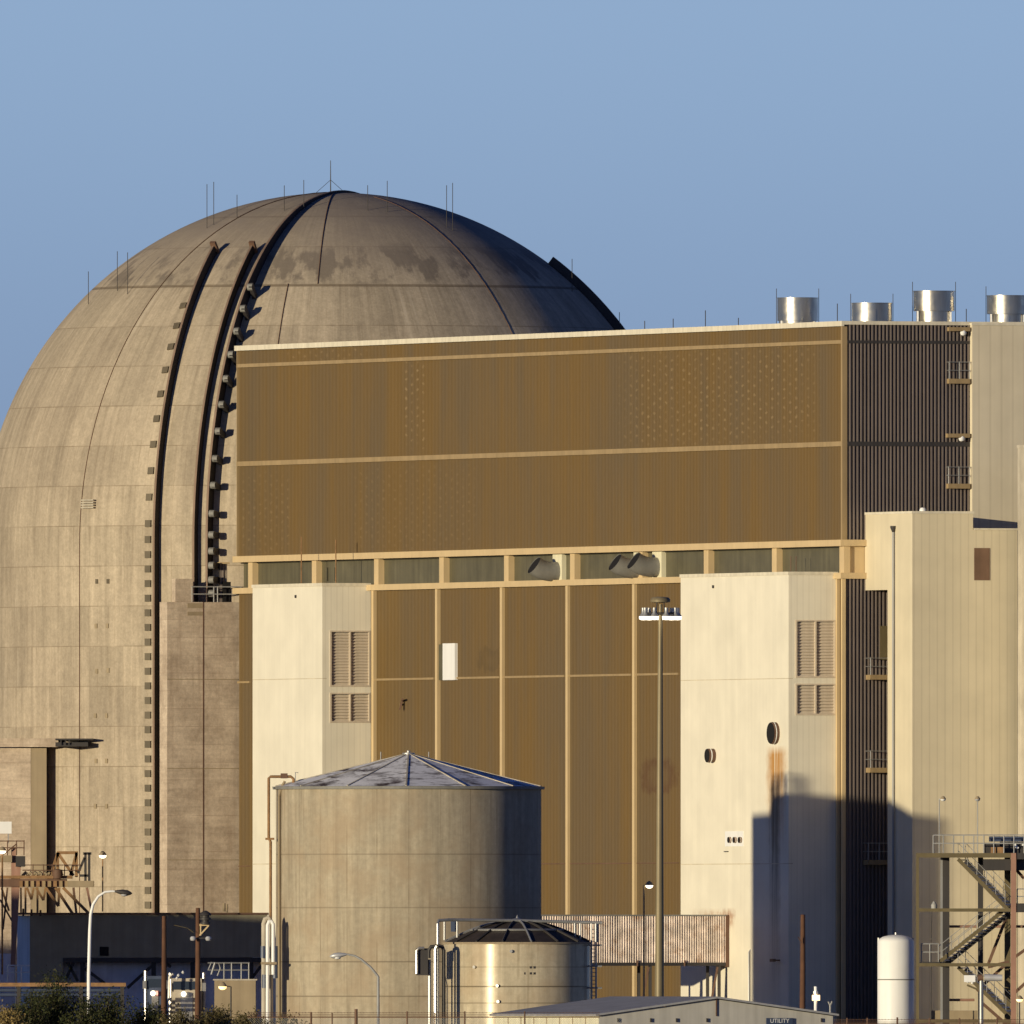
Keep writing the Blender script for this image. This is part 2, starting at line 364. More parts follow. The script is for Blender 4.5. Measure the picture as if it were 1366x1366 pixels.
def block_mat():
    mt, nt, b = nodes('block_concrete'); p = geo(nt)
    out = mix(nt, remap(nt, noise(nt, p, 0.45, 6, 0.65), 0.38, 0.62), (0.62, 0.51, 0.40), (0.44, 0.35, 0.27))
    out = mix(nt, 1.0, out, remap(nt, noise(nt, p, 1.0, 5, 0.7, (0.25, 0.25, 3.0)), 0.3, 0.7, 0.84, 1.1), 'MULTIPLY')
    out = mix(nt, 1.0, out, remap(nt, noise(nt, p, 4.0, 5, 0.75), 0.3, 0.7, 0.82, 1.14), 'MULTIPLY')
    out = mix(nt, remap(nt, noise(nt, p, 1.0, 5, 0.65, (1.6, 1.6, 0.1)), 0.52, 0.7, 0, 0.45), out, (0.30, 0.22, 0.16))
    sp = N(nt, 'ShaderNodeSeparateXYZ'); nt.links.new(p, sp.inputs[0])
    bl = math_n(nt, 'LESS_THAN', math_n(nt, 'FRACT', math_n(nt, 'DIVIDE', sp.outputs[2], 1.22)), 0.045)
    out = mix(nt, math_n(nt, 'MULTIPLY', bl, remap(nt, noise(nt, p, 0.8, 3), 0.4, 0.65, 0.05, 0.5)), out, (0.28, 0.20, 0.15))
    nt.links.new(out, b.inputs['Base Color']); b.inputs['Roughness'].default_value = 0.92
    b.inputs['Specular IOR Level'].default_value = 0.2
    bp = N(nt, 'ShaderNodeBump'); bp.inputs['Strength'].default_value = 0.4; bp.inputs['Distance'].default_value = 0.05
    nt.links.new(noise(nt, p, 3.0, 6, 0.7), bp.inputs['Height']); nt.links.new(bp.outputs[0], b.inputs['Normal'])
    return mt
MAT['block'] = block_mat()
MAT['conc_light'] = M('pale_concrete', (0.50, 0.45, 0.37), 0.9, var=0.2, streak=0.2)
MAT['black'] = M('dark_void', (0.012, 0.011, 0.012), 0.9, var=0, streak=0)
MAT['rail_dark'] = M('rust_brown_steel', (0.16, 0.09, 0.06), 0.7, var=0.2)
MAT['cap_grey'] = M('grey_cap_metal', (0.24, 0.235, 0.22), 0.6, var=0.15)
MAT['rail_shaded'] = M('rail_steel_shaded', (0.035, 0.03, 0.03), 0.8, var=0.2)  # near black: the shaded side of the rails is put into the colour
MAT['lit_edge'] = M('tan_rail_lit_edge', (0.26, 0.18, 0.135), 0.75, var=0.2)  # tan stands for sunlight along the outer edge of the rails
MAT['pad'] = M('weathered_steel_plate', (0.14, 0.115, 0.08), 0.7, var=0.25)
MAT['steel'] = M('galvanised_steel', (0.42, 0.42, 0.42), 0.45, 0.6, var=0.12)
MAT['grey_rail'] = M('grey_handrail_paint', (0.36, 0.36, 0.36), 0.5, var=0.1)
MAT['olive'] = M('olive_painted_steel', (0.145, 0.115, 0.06), 0.6, var=0.15)
MAT['redsteel'] = M('primer_red_steel', (0.34, 0.19, 0.14), 0.6, var=0.18)
MAT['rusty'] = M('rusty_steel', (0.30, 0.17, 0.08), 0.75, var=0.3, scale=2.5)
MAT['white'] = M('white_paint', (0.86, 0.86, 0.86), 0.45, var=0.04, streak=0.05)
MAT['wood'] = M('creosoted_timber', (0.135, 0.065, 0.038), 0.85, var=0.25, scale=1.5, streak=0.3)
MAT['mast'] = M('galvanised_mast', (0.25, 0.205, 0.125), 0.5, 0.2, var=0.12)
MAT['lamp_white'] = M('lamp_housing', (0.6, 0.6, 0.62), 0.4, 0.3, var=0)
MAT['dark_metal'] = M('dark_metal', (0.05, 0.045, 0.045), 0.55, var=0.15)
MAT['glow'] = E('lit_lamp', (1.0, 0.86, 0.62), 3.0)
MAT['glow_orange'] = E('sodium_lamp', (1.0, 0.62, 0.22), 2.5)
MAT['glow_red'] = E('red_lamp', (1.0, 0.1, 0.05), 1.5)
MAT['utility'] = M('cream_metal_siding', (0.74, 0.70, 0.52), 0.6, var=0.06)
MAT['utility_grey'] = M('grey_stucco', (0.52, 0.50, 0.46), 0.85, var=0.1)
MAT['roofgrey'] = M('blue_grey_roofing', (0.36, 0.36, 0.38), 0.7, var=0.15)
MAT['signblue'] = M('navy_sign', (0.05, 0.07, 0.13), 0.5, var=0, streak=0)
MAT['strip'] = M('olive_grey_siding', (0.36, 0.325, 0.23), 0.75, var=0.15)
MAT['strip_end'] = M('blue_grey_siding', (0.74, 0.77, 0.78), 0.75, var=0.1)
MAT['chrome'] = M('bright_metal', (0.50, 0.48, 0.45), 0.38, 0.8, var=0.1)
MAT['glass'] = M('dark_glass', (0.03, 0.04, 0.06), 0.15, var=0, streak=0, spec=0.6)
MAT['truckpaint'] = M('dusty_tan_paint', (0.45, 0.40, 0.33), 0.5, var=0.12)
MAT['truckblue'] = M('dark_blue_paint', (0.06, 0.08, 0.14), 0.45, var=0.1)
MAT['tanbox'] = M('tan_block', (0.34, 0.27, 0.18), 0.85, var=0.12)
def leafmat(name, a, bcol):
    mt, nt, b = nodes(name); p = geo(nt)
    oi = N(nt, 'ShaderNodeNewGeometry').outputs['Random Per Island']
    out = mix(nt, oi, a, bcol)
    out = mix(nt, 1.0, out, remap(nt, noise(nt, p, 1.2, 3), 0.3, 0.7, 0.65, 1.2), 'MULTIPLY')
    nt.links.new(out, b.inputs['Base Color']); b.inputs['Roughness'].default_value = 0.7
    b.inputs['Specular IOR Level'].default_value = 0.2
    return mt
MAT['leaf'] = leafmat('desert_leaf', (0.025, 0.036, 0.011), (0.065, 0.065, 0.024))
MAT['leaf_dry'] = leafmat('dry_leaf', (0.06, 0.055, 0.022), (0.14, 0.11, 0.05))
MAT['straw'] = leafmat('straw', (0.22, 0.16, 0.06), (0.34, 0.25, 0.10))
MAT['stem'] = M('grey_stem', (0.12, 0.095, 0.06), 0.9, var=0.2)
def ground_mat():
    mt, nt, b = nodes('desert_soil'); p = geo(nt)
    out = mix(nt, remap(nt, noise(nt, p, 0.05, 6, 0.6), 0.35, 0.65), (0.22, 0.17, 0.11), (0.30, 0.235, 0.16))
    out = mix(nt, remap(nt, noise(nt, p, 1.5, 6, 0.7), 0.55, 0.7), out, (0.17, 0.13, 0.07))
    nt.links.new(out, b.inputs['Base Color']); b.inputs['Roughness'].default_value = 0.95
    return mt
MAT['ground'] = ground_mat()

# ---------------------------------------------------------------- ground
gm = MB(); S = 9000.0
gm.add([(-S, -S, 0), (S, -S, 0), (S, S, 0), (-S, S, 0)], [(0, 1, 2, 3)])
g = gm.build('ground', MAT['ground']); g['kind'] = 'structure'
# low earth bank under the desert shrubs, lower left
bm_ = MB(); vs = []; fs = []; nx, ny = 60, 14
for j in range(ny):
    for i in range(nx):
        x = -45 + 38.0 * i / (nx - 1); y = 1838 + 26.0 * j / (ny - 1)
        e = max(0.0, math.sin(math.pi * j / (ny - 1))) ** 1.2 * min(1, (nx - 1 - i) / 10)
        hgt = e * (1.75 + 0.35 * math.sin(x * 0.6) + 0.2 * random.random())
        vs.append((x, y, hgt + 0.004))
for j in range(ny - 1):
    for i in range(nx - 1):
        a = j * nx + i; fs.append((a, a + 1, a + nx + 1, a + nx))
bm_.add(vs, fs, True)
bk = bm_.build('earth_bank', MAT['ground']); bk['kind'] = 'structure'

# ---------------------------------------------------------------- containment building
dome = thing('containment_building', 'huge domed concrete reactor containment building with curved rails over its side', 'building', DC)
prof = [(DR, 0.0)]
for i in range(1, 24): prof.append((DR, DSP * i / 24))
for i in range(0, 49):
    t = R(90) * i / 48; prof.append((max(0.02, DR * math.cos(t)), DSP + DR * math.sin(t)))
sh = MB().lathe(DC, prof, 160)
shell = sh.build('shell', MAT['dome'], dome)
phiB = math.asin(-0.365)
e3 = Vector((math.sin(phiB), -math.cos(phiB), 0)); r3 = Vector((math.cos(phiB), math.sin(phiB), 0))   # outward, and to the right
def onplane(d_px, lat_or_z, off=0.0, post=False):
    """point on the shell in the vertical plane shifted d pixels to the left of the buttress plane"""
    d = d_px * DK
    if post:   # lat angle in degrees, possibly past the apex
        rr = DR * math.cos(R(lat_or_z)); z = DSP + DR * math.sin(R(lat_or_z))
        sgn = 1 if rr >= 0 else -1
        a2 = rr * rr - d * d
        a = sgn * math.sqrt(max(a2, 0.0))
        n = (e3 * a - r3 * d + Vector((0, 0, z - DSP))).normalized()
        return DC + e3 * a - r3 * d + Vector((0, 0, z)), n
    a = math.sqrt(DR * DR - d * d)
    return DC + e3 * a - r3 * d + Vector((0, 0, lat_or_z)), (e3 * a - r3 * d).normalized()
def fin(d_px, lat_end, h, w, mat, name, z0=0.0, steps=44, taper=False, lit_edge=True):
    pts = [onplane(d_px, z0 + (DSP - z0) * i / 6) for i in range(6)]
    pts += [onplane(d_px, lat_end * i / steps, post=True) for i in range(steps + 1)]
    vs = []; fs = []
    for i, (p, n) in enumerate(pts):
        hh = h if not taper else h * (1 - 0.88 * min(1, max(0, (lat_end * max(0, i - 6) / steps - 42) / 38)))
        for (a, b) in ((-w / 2, -0.3), (w / 2, -0.3), (w / 2, hh), (-w / 2, hh)):
            vs.append(p + r3 * a + n * b)
    for i in range(len(pts) - 1):
        for j in range(4):
            fs.append((i * 4 + j, i * 4 + (j + 1) % 4, (i + 1) * 4 + (j + 1) % 4, (i + 1) * 4 + j))
    fs.append((3, 2, 1, 0)); k = (len(pts) - 1) * 4; fs.append((k, k + 1, k + 2, k + 3))
    o = MB().add(vs, fs).build(name, mat, dome)
    if lit_edge:
        vs2 = []
        for i in range(0, len(vs), 4):
            n = pts[i // 4][1]; a, b = vs[i + 3], vs[i + 2]; q = r3 * 0.05
            vs2 += [a + n * .003 - q, b + n * .003, b + n * .05, a + n * .05 - q]
        MB().add(vs2, fs).build('rail_lit_edge', MAT['lit_edge'], o)  # added strip, coloured as the sunlit edge of the rail
    return o
fin(66, 55.5, 0.62, 0.09, MAT['rail_shaded'], 'rail')
fin(9, 55.5, 0.62, 0.09, MAT['rail_shaded'], 'rail')
fin(-12, 99, 1.0, 0.10, MAT['rail_shaded'], 'rail', taper=True)
# flared tips at the ends of the two short rails
for d in (66, 9):
    p, n = onplane(d, 55.3, post=True); tz = n.cross(r3).normalized()
    MB().obox(p + n * 0.45, r3, n, tz, 0.2, 0.45, 0.12).build('rail_stop', MAT['rail_dark'], dome)
# second buttress rail on the far right shoulder
phi2 = R(83)
e4 = Vector((math.sin(phi2), -math.cos(phi2), 0)); r4 = Vector((math.cos(phi2), math.sin(phi2), 0))
for dd in (0.0,):
    vs = []; fs = []; n_ = 40
    for i in range(n_ + 1):
        lat = R(2 + 51 * i / n_); nrm = e4 * math.cos(lat) + Vector((0, 0, math.sin(lat)))
        p = DC + Vector((0, 0, DSP)) + nrm * DR + r4 * dd
        for (a, b) in ((-0.15, -0.5), (0.15, -0.5), (0.15, 0.6), (-0.15, 0.6)): vs.append(p + r4 * a + nrm * b)
    for i in range(n_):
        for j in range(4): fs.append((i * 4 + j, i * 4 + (j + 1) % 4, (i + 1) * 4 + (j + 1) % 4, (i + 1) * 4 + j))
    fs.append((3, 2, 1, 0)); k = n_ * 4; fs.append((k, k + 1, k + 2, k + 3))
    MB().add(vs, fs).build('rail', MAT['dark_metal'], dome)
# tendon caps: flush plates left of the first rail, round caps right of the third
def latz(py):
    z = Z(py, yD) - DSP
    return math.degrees(math.asin(max(-1, min(1, z / DR))))
cap_py = [413, 440, 468, 499, 531, 564, 598, 633, 668, 703, 724, 744] + [763 + 19.35 * i for i in range(24)]
for i, py in enumerate(cap_py):
    if py < 731: p, n = onplane(82, latz(py), post=True)
    else: p, n = onplane(82, Z(py, yD))
    tz = r3.cross(n).normalized()
    MB().obox(p + n * 0.03, tz.cross(n), n, tz, 0.23, 0.07, 0.24).build('tendon_plate', MAT['pad'], dome)
cap2 = [402, 430, 459, 489, 520, 553, 587, 622, 656, 692, 719, 740, 759, 778, 796]
for py in cap2:
    if py < 731: p, n = onplane(-17, latz(py), post=True)
    else: p, n = onplane(-17, Z(py, yD))
    tz = r3.cross(n).normalized()
    c = p + n * 1.0
    MB().tube([c - r3 * 0.10, c + r3 * 0.26], 0.25, 12).build('tendon_cap', MAT['cap_grey'], dome)
    MB().obox(p + n * 0.6 + r3 * 0.15, r3, n, tz, 0.12, 0.6, 0.2).build('cap_bracket', MAT['dark_metal'], dome)
# lightning cables running down the shell
def cable(phi_deg, lat0, lat1, down, r=0.03):
    e = Vector((math.sin(R(phi_deg)), -math.cos(R(phi_deg)), 0)); pts = []
    for i in range(31):
        t = R(lat1 + (lat0 - lat1) * i / 30)
        pts.append(DC + Vector((0, 0, DSP + (DR + 0.03) * math.sin(t))) + e * (DR + 0.03) * math.cos(t))
    if down: pts += [DC + e * (DR + 0.03) + Vector((0, 0, DSP * k)) for k in (0.5, 0.0)]
    MB().tube(pts, r, 5).build('lightning_cable', MAT['rail_dark'], dome)
cable(-45.5, 0, 88, True); cable(-11, 0, 47, False); cable(-4, 47, 89, False); cable(38, 10, 80, False, .018)
# lightning rods
for px, pt, pb in ((277, 248, 291), (286, 245, 287), (317, 262, 277), (406, 243, 268), (380, 250, 268), (491, 250, 268), (517, 244, 270), (596, 250, 290), (604, 247, 295), (158, 338, 375), (119, 364, 392), (172, 340, 380), (763, 347, 375), (826, 418, 445)):
    z = Z(pb, yD) - 0.8; rr = math.sqrt(max(0.1, DR ** 2 - (z - DSP) ** 2)); dx = X(px, yD) - DC.x
    dy = -math.sqrt(max(0.0, rr * rr - dx * dx)) if abs(dx) < rr else 0.0
    MB().tube([(DC.x + dx, yD + dy, z - 0.4), (DC.x + dx, yD + dy, Z(pt, yD))], 0.024, 5).build('lightning_rod', MAT['dark_metal'], dome)
ap = DC + Vector((X(441, yD) - DC.x, 0, DSP + DR))
mst = MB().tube([ap - Vector((0, 0, .5)), Vector((ap.x, ap.y, Z(214, yD)))], [0.05, 0.025], 6)
for sx_ in (-1, 1):
    mst.tube([(ap.x + sx_ * 1.1, ap.y, ap.z - 0.1), (ap.x, ap.y, Z(240, yD))], 0.016, 4)
mst.build('lightning_mast', MAT['dark_metal'], dome)
# a small grille and a pair of brackets on the cylinder wall
def wallpt(px, py):
    dx = X(px, yD) - DC.x; return Vector((DC.x + dx, yD - math.sqrt(DR * DR - dx * dx), Z(py, yD))), Vector((dx, -math.sqrt(DR * DR - dx * dx), 0)).normalized()
p, n = wallpt(121, 676); tX = Vector((0, 0, 1)).cross(n)
gb = MB()
for k in range(4): gb.obox(p + n * 0.05 + Vector((0, 0, -0.26 + 0.17 * k)), tX, n, (0, 0, 1), 0.6, 0.06, 0.05)
gb.build('wall_grille', MAT['conc_light'], dome)
for px, py in ((133, 779), (148, 779), (132, 838), (147, 838), (133, 898), (148, 897), (131, 957), (146, 957), (132, 1017), (146, 1017), (131, 1077), (146, 1077)):
    p, n = wallpt(px, py); tX = Vector((0, 0, 1)).cross(n)
    MB().obox(p + n * 0.02, tX, n, (0, 0, 1), 0.11, 0.04, 0.16).build('anchor_plug', MAT['pad'] if py == 779 else MAT['tanbox'], dome)

# ---------------------------------------------------------------- brown clad building
ZT = zg(429, 0, 0); ZBT = zg(724, 0, 0); ZBB = zg(768, 0, 0)
uL = uat(320, 0); VB = 34.0
bld = thing('auxiliary_building', 'long bronze-brown ribbed metal building with dark ribbed end and beige trim bands', 'building', G(uL / 2, 0, 0))
core = MB()
core.gbox(uL + .05, -0.12, 0.12, VB, 0, ZBB - 0.1); core.gbox(uL + .05, -0.9, 0.38, VB, ZBB - 0.1, ZBT + 0.05); core.gbox(uL + .05, -0.12, 0.12, VB, ZBT + 0.05, ZT - 0.2)
core.build('core', MAT['dark_metal'], bld)
def ribs_u(u0, u1, v, z0, z1, pitch=0.27, d=0.11):
    pts = []; u = u0
    while u < u1 - pitch:
        pts += [(u, v), (u + 0.135, v), (u + 0.15, v - d), (u + 0.255, v - d)]; u += pitch
    pts.append((u1, v))
    vs = []; fs = []
    for (a, b) in pts: vs += [G(a, b, z0), G(a, b, z1)]
    for i in range(len(pts) - 1): fs.append((2 * i, 2 * i + 2, 2 * i + 3, 2 * i + 1))
    return MB().add(vs, fs)
def ribs_v(v0, v1, u, z0, z1, pitch=0.262, d=0.20, w=0.10):
    pts = []; v = v0
    while v < v1 - pitch:
        pts += [(v, u), (v + pitch - w - 0.012, u), (v + pitch - w, u + d), (v + pitch - 0.006, u + d)]; v += pitch
    pts.append((v1, u))
    vs = []; fs = []
    for (a, b) in pts: vs += [G(b, a, z0), G(b, a, z1)]
    for i in range(len(pts) - 1): fs.append((2 * i, 2 * i + 2, 2 * i + 3, 2 * i + 1))
    return MB().add(vs, fs)
ribs_u(uL, -0.05, 0.0, ZBT, ZT - 0.12).build('upper_wall', MAT['brown'], bld)
ribs_u(uL, -0.05, 0.0, 0, ZBB).build('lower_wall', MAT['brown'], bld)
VR = vat(1300, 0)
ribs_v(0.1, VR + 3, 0.0, ZBT, ZT - 0.12).build('end_wall', MAT['dark_rib'], bld)
ribs_v(0.1, VR + 3, 0.0, 0, ZBB).build('end_wall', MAT['dark_rib'], bld)
MB().gbox(uL - .1, 0.12, -0.15, VB, ZT - 0.12, ZT - 0.03).build('roof', MAT['conc_light'], bld)
c_ = MB(); c_.gbox(uL - .2, 0.30, -0.34, -0.16, ZT - 0.30, ZT + 0.04); c_.gbox(0.125, 0.30, -0.155, VB, ZT - 0.2, ZT + 0.04)
c_.build('coping', MAT['cap'], bld)
zl = zg(456, 0, 0); zm = zg(592, 0, 0)
MB().gbox(uL - .05, 0.0, -0.24, -0.10, zl - 0.12, zl + 0.12).build('trim_band', MAT['trim_dull'], bld)
MB().gbox(uL - .05, 0.0, -0.24, -0.10, zm - 0.16, zm + 0.16).build('trim_band', MAT['trim_dull'], bld)
MB().gbox(0.11, 0.22, 0.1, VR + 3, zl - 0.10, zl + 0.10).build('trim_band', MAT['dark_metal'], bld)
MB().gbox(0.11, 0.22, 0.1, VR + 3, zm - 0.15, zm + 0.15).build('trim_band', MAT['dark_metal'], bld)
ct = MB(); ct.gbox(-0.1, 0.17, -0.25, 0.1, ZBT + .2, ZT - 0.3); ct.build('corner_trim', MAT['trim_dull'], bld)
MB().gbox(uL - .12, uL, -0.2, 0.1, ZBT + .2, ZT - .3).build('corner_trim', MAT['trim_dull'], bld)
# window band: beams, recessed panels, posts
vt1 = vat(1154, 0)
MB().gbox(uL - .25, 0.42, -0.45, 0.14, ZBT - 0.22, ZBT + 0.2).gbox(0.02, 0.42, 0.14, vt1, ZBT - 0.22, ZBT + 0.2).build('band_beam', MAT['trim'], bld)
MB().gbox(uL - .25, 0.42, -0.45, 0.14, ZBB - 0.2, ZBB + 0.2).gbox(0.02, 0.42, 0.14, vt1, ZBB - 0.2, ZBB + 0.2).build('band_beam', MAT['trim'], bld)
MB().gbox(uL, -0.05, 0.28, 0.36, ZBB + .2, ZBT - .22).build('band_panel', MAT['recess'], bld)
MB().gbox(-0.05, 0.08, -0.1, vt1, ZBB + .2, ZBT - .22).build('band_corner_panel', MAT['trim'], bld)
MB().gbox(uL, -0.05, 0.20, 0.279, ZBT - .32, ZBT - .221).build('band_soffit_shade', MAT['recess_dark'], bld)  # dark strip painted in as the shade under the upper beam
for px, pa, pb in ((436, 757, 775), (446, 757, 775)):
    u = uat(px, .2); MB().gbox(u - .05, u + .05, .22, .279, zg(pb, u, .2), zg(pa, u, .2)).build('band_door_frame', MAT['recess_dark'], bld)
for px in (335, 420, 503, 590, 676.5, 764.5, 855, 943, 1034, 1124):
    u = uat(px, -0.1)
    MB().gbox(u - 0.42, u + 0.42, -0.16, 0.27, ZBB + .2, ZBT - .22).build('band_post', MAT['trim'], bld)
# lower pilasters and gutter line
for px in (498.5, 583.5, 670, 757.5, 846.5, 1117.5, 1124.5):
    u = uat(px, -0.2); w = 0.2 if px < 1100 else 0.12
    MB().gbox(u - w, u + w, -0.30, -0.05, 0, ZBB - .2).build('pilaster', MAT['trim'], bld)
zgut = zg(899, uat(900, 0), 0); zg2 = Z(1152, dep(uat(780, 0), 0))
for (a, b) in ((uL, uat(336, 0)), (uat(501, 0), uat(582, 0)), (uat(610, 0), uat(669, 0)), (uat(671.5, 0), uat(756, 0)), (uat(759, 0), uat(845, 0)), (uat(848, 0), uat(908, 0))):
    MB().gbox(a, b, -0.2, -0.09, zgut - 0.07, zgut + 0.07).build('girt_line', MAT['trim_dull'], bld)
    MB().gbox(a, b, -0.14, -0.09, zg2 - 0.03, zg2 + 0.03).build('girt_line', MAT['rail_dark'], bld)
# bright box on the brown wall
uc = uat(607, 0); vc = vat(589, uc); 
ub = uat(607, -0.3)
MB().gbox(ub - 2.3, ub, -0.32, -0.1, zg(907, ub, -1), zg(858, ub, -1)).build('wall_cabinet', MAT['white'], bld)
MB().gbox(ub - 3.3, ub - 2.35, -0.22, -0.1, zg(907, ub, -1), zg(859, ub, -1)).build('wall_cabinet_side', MAT['recess'], bld)
# broken bracket with a rust run below it
u = uat(543, 0); zq = zg(937, u, 0)
bb = MB().beam(G(u - .6, -0.1, zq + .1), G(u + .4, -0.5, zq + .2), 0.14); bb.beam(G(u - .1, -0.3, zq + .2), G(u - .2, -0.45, zq - .5), 0.12); bb.beam(G(u - .9, -0.12, zq - .2), G(u - .3, -0.3, zq - .1), 0.12)
bb.build('bracket', MAT['rail_dark'], bld)
# hooded exhaust elbows in the window band
def exhaust(px, py, back=0.0):
    u = uat(px, 0.0); z = zg(py, u, 0)
    el = MB(); rr = 0.66; pts = []
    for i in range(9):
        t = i / 8.0
        ang = R(34) * max(0, (t - 0.35) / 0.65)
        if not pts: pts.append(Vector((0.2, 0)));
        else:
            L = 2.0 / 8
            pts.append(pts[-1] + Vector((-math.cos(ang) * L, math.sin(ang) * L)))
    pw = [G(u, q.x, z - 0.28 + q.y) for q in pts]
    n = 18; vs = []; fs = []
    for i, pnt in enumerate(pw):
        d = (pw[min(i + 1, 8)] - pw[max(i - 1, 0)]).normalized(); a = U3; b = d.cross(a).normalized()
        for j in range(n):
            t = 2 * math.pi * j / n; vs.append(pnt + (a * math.cos(t) + b * math.sin(t)) * rr)
    for i in range(8):
        for j in range(n): fs.append((i * n + j, i * n + (j + 1) % n, (i + 1) * n + (j + 1) % n, (i + 1) * n + j))
    el.add(vs, fs, True)
    o = el.build('exhaust_duct', MAT['cap_grey'], bld)
    d = (pw[8] - pw[7]).normalized(); b = d.cross(U3).normalized()
    ds = [pw[8] - d * 0.03 + (U3 * math.cos(2 * math.pi * j / n) + b * math.sin(2 * math.pi * j / n)) * rr * 0.93 for j in range(n)]
    MB().add(ds, [tuple(range(n))]).build('duct_mouth', MAT['black'], o)
    MB().gbox(u - 0.8, u + 0.9, -0.06, 0.27, z - 1.05, z + 1.0).build('duct_flange', MAT['utility'], o)
exhaust(744, 757); exhaust(852, 753); exhaust(877, 751)
# balconies, canopies and lamps on the dark end wall
def balcony(px0, px1, py, out=1.0):
    v0 = vat(px0, out); v1 = vat(px1 - 1.5, out)
    z = zg(py, out, v0)
    o = MB().gbox(0.125, out, v0, v1, z - 0.18, z + 0.14).build('balcony', MAT['trim_dull'], bld)
    rl = MB(); 
    for zz in (0.55, 1.1):
        rl.tube([G(out - .05, v0, z + .14 + zz), G(out - .05, v1, z + .14 + zz)], 0.03, 5); rl.tube([G(0.12, v0, z + .14 + zz), G(out - .05, v0, z + .14 + zz)], 0.03, 5)
    k = max(2, int((v1 - v0) / 0.75) + 1)
    for i in range(k):
        v = v0 + 0.04 + (v1 - v0 - 0.08) * i / (k - 1); rl.tube([G(out - .05, v, z + .14), G(out - .05, v, z + 1.28)], 0.03, 5)
    rl.build('railing', MAT['steel'], o)
def canopy(px0, px1, py):
    v0 = vat(px0, 0.55); v1 = vat(px1 - 1.5, 0.55); z = zg(py, 0.55, v0)
    MB().gbox(0.21, 0.55, v0, v1, z - 0.13, z + 0.13).build('canopy', MAT['trim_dull'], bld)
def wlamp(px, py):
    v = vat(px, 0.4); z = zg(py, 0.4, v); c = G(0.4, v, z)
    MB().lathe(c, [(0.02, .2), (.16, .15), (.22, 0), (.16, -.15), (.02, -.2)], 10).beam(G(0.1, v, z + .1), G(0.4, v, z + .1), .08).build('wall_lamp', MAT['white'], bld)
balcony(1266, 1296, 508, .58); balcony(1265, 1296, 648, .58); canopy(1266, 1296, 439); canopy(1264, 1296, 581)
wlamp(1285, 444); wlamp(1283, 585)
balcony(1161, 1190, 903); balcony(1161, 1190, 1027); balcony(1158, 1190, 1150)
v = vat(1181, 0.3); MB().gbox(0.125, 0.25, v - .35, v + .35, zg(880, 0, v), zg(835, 0, v)).build('door', MAT['olive'], bld)

# projecting bays
bay_paint = panel_paint('cream_siding', (0.80, 0.75, 0.625), 0.42, 0.16)
def bay(pl, pc, pr, py, pylou):
    ucx = uat(pr, 0); v0 = vat(pc, ucx); ul = uat(pl, v0); zt = zg(py, ucx, v0)
    body = MB()
    # louvre openings are cut as recesses: the wall is built round them
    bay_o = body
    lou = []
    for (xa, xb, ya, yb) in pylou:
        va = vat(xa, ucx); vb = vat(xb, ucx); lou.append((va, vb, zg(yb, ucx, va), zg(ya, ucx, va)))
    body.gbox(ul, ucx - 0.55, v0, -0.13, 0, zt)
    va, vb = lou[0][0], lou[0][1]
    body.gbox(ucx - 0.55, ucx, v0, va, 0, zt); body.gbox(ucx - 0.55, ucx, vb, -0.13, 0, zt)
    zs = [0] + [q for l in sorted(lou, key=lambda l: l[2]) for q in (l[2], l[3])] + [zt]
    for i in range(0, len(zs), 2): body.gbox(ucx - 0.55, ucx, va, vb, zs[i], zs[i + 1])
    o = body.build('projecting_bay', bay_paint[0], bld)
    MB().gbox(ul - .06, ucx + .06, v0 - .06, -0.13, zt + 0.002, zt + .22).build('coping', MAT['cap'], o)
    for pj in (905, 1152):
        zj = zg(pj, ucx, v0)
        MB().gbox(ul, ucx + .006, v0 - .006, v0 + .3, zj - .025, zj + .025).build('panel_joint', MAT['tan_joint'], o)
    for (va, vb, z0, z1) in lou:
        lv = MB(); vm = (va + vb) / 2
        for (a, b) in ((va - .06, va + .06), (vm - .05, vm + .05), (vb - .06, vb + .06)): lv.gbox(ucx - .3, ucx + .05, a, b, z0 - .05, z1 + .05)
        lv.gbox(ucx - .3, ucx + .06, va - .06, vb + .06, z1, z1 + .1); lv.gbox(ucx - .3, ucx + .06, va - .06, vb + .06, z0 - .1, z0)
        k = int((z1 - z0) / 0.2); 
        for i in range(k):
            z = z0 + (i + 0.5) * (z1 - z0) / k
            for (a, b) in ((va + .06, vm - .05), (vm + .05, vb - .06)):
                ax = (U3 * 0.52 + Vector((0, 0, -0.85))).normalized()
                lv.obox(G(ucx - .12, (a + b) / 2, z), ax, V3, ax.cross(V3), 0.125, (b - a) / 2, 0.016)
        lv.build('louvre', MAT['louvre'], o)
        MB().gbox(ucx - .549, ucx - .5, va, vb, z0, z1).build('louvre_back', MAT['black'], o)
    return o, ul, ucx, v0, zt
b1 = bay(337, 430, 497, 782, ((441, 493, 843, 914), (441, 493, 926, 962)))
b2 = bay(908, 1052, 1120, 767, ((1062, 1114, 829, 902), (1062, 1114, 914, 952)))
ul2, uc2, v2 = b2[1], b2[2], b2[3]
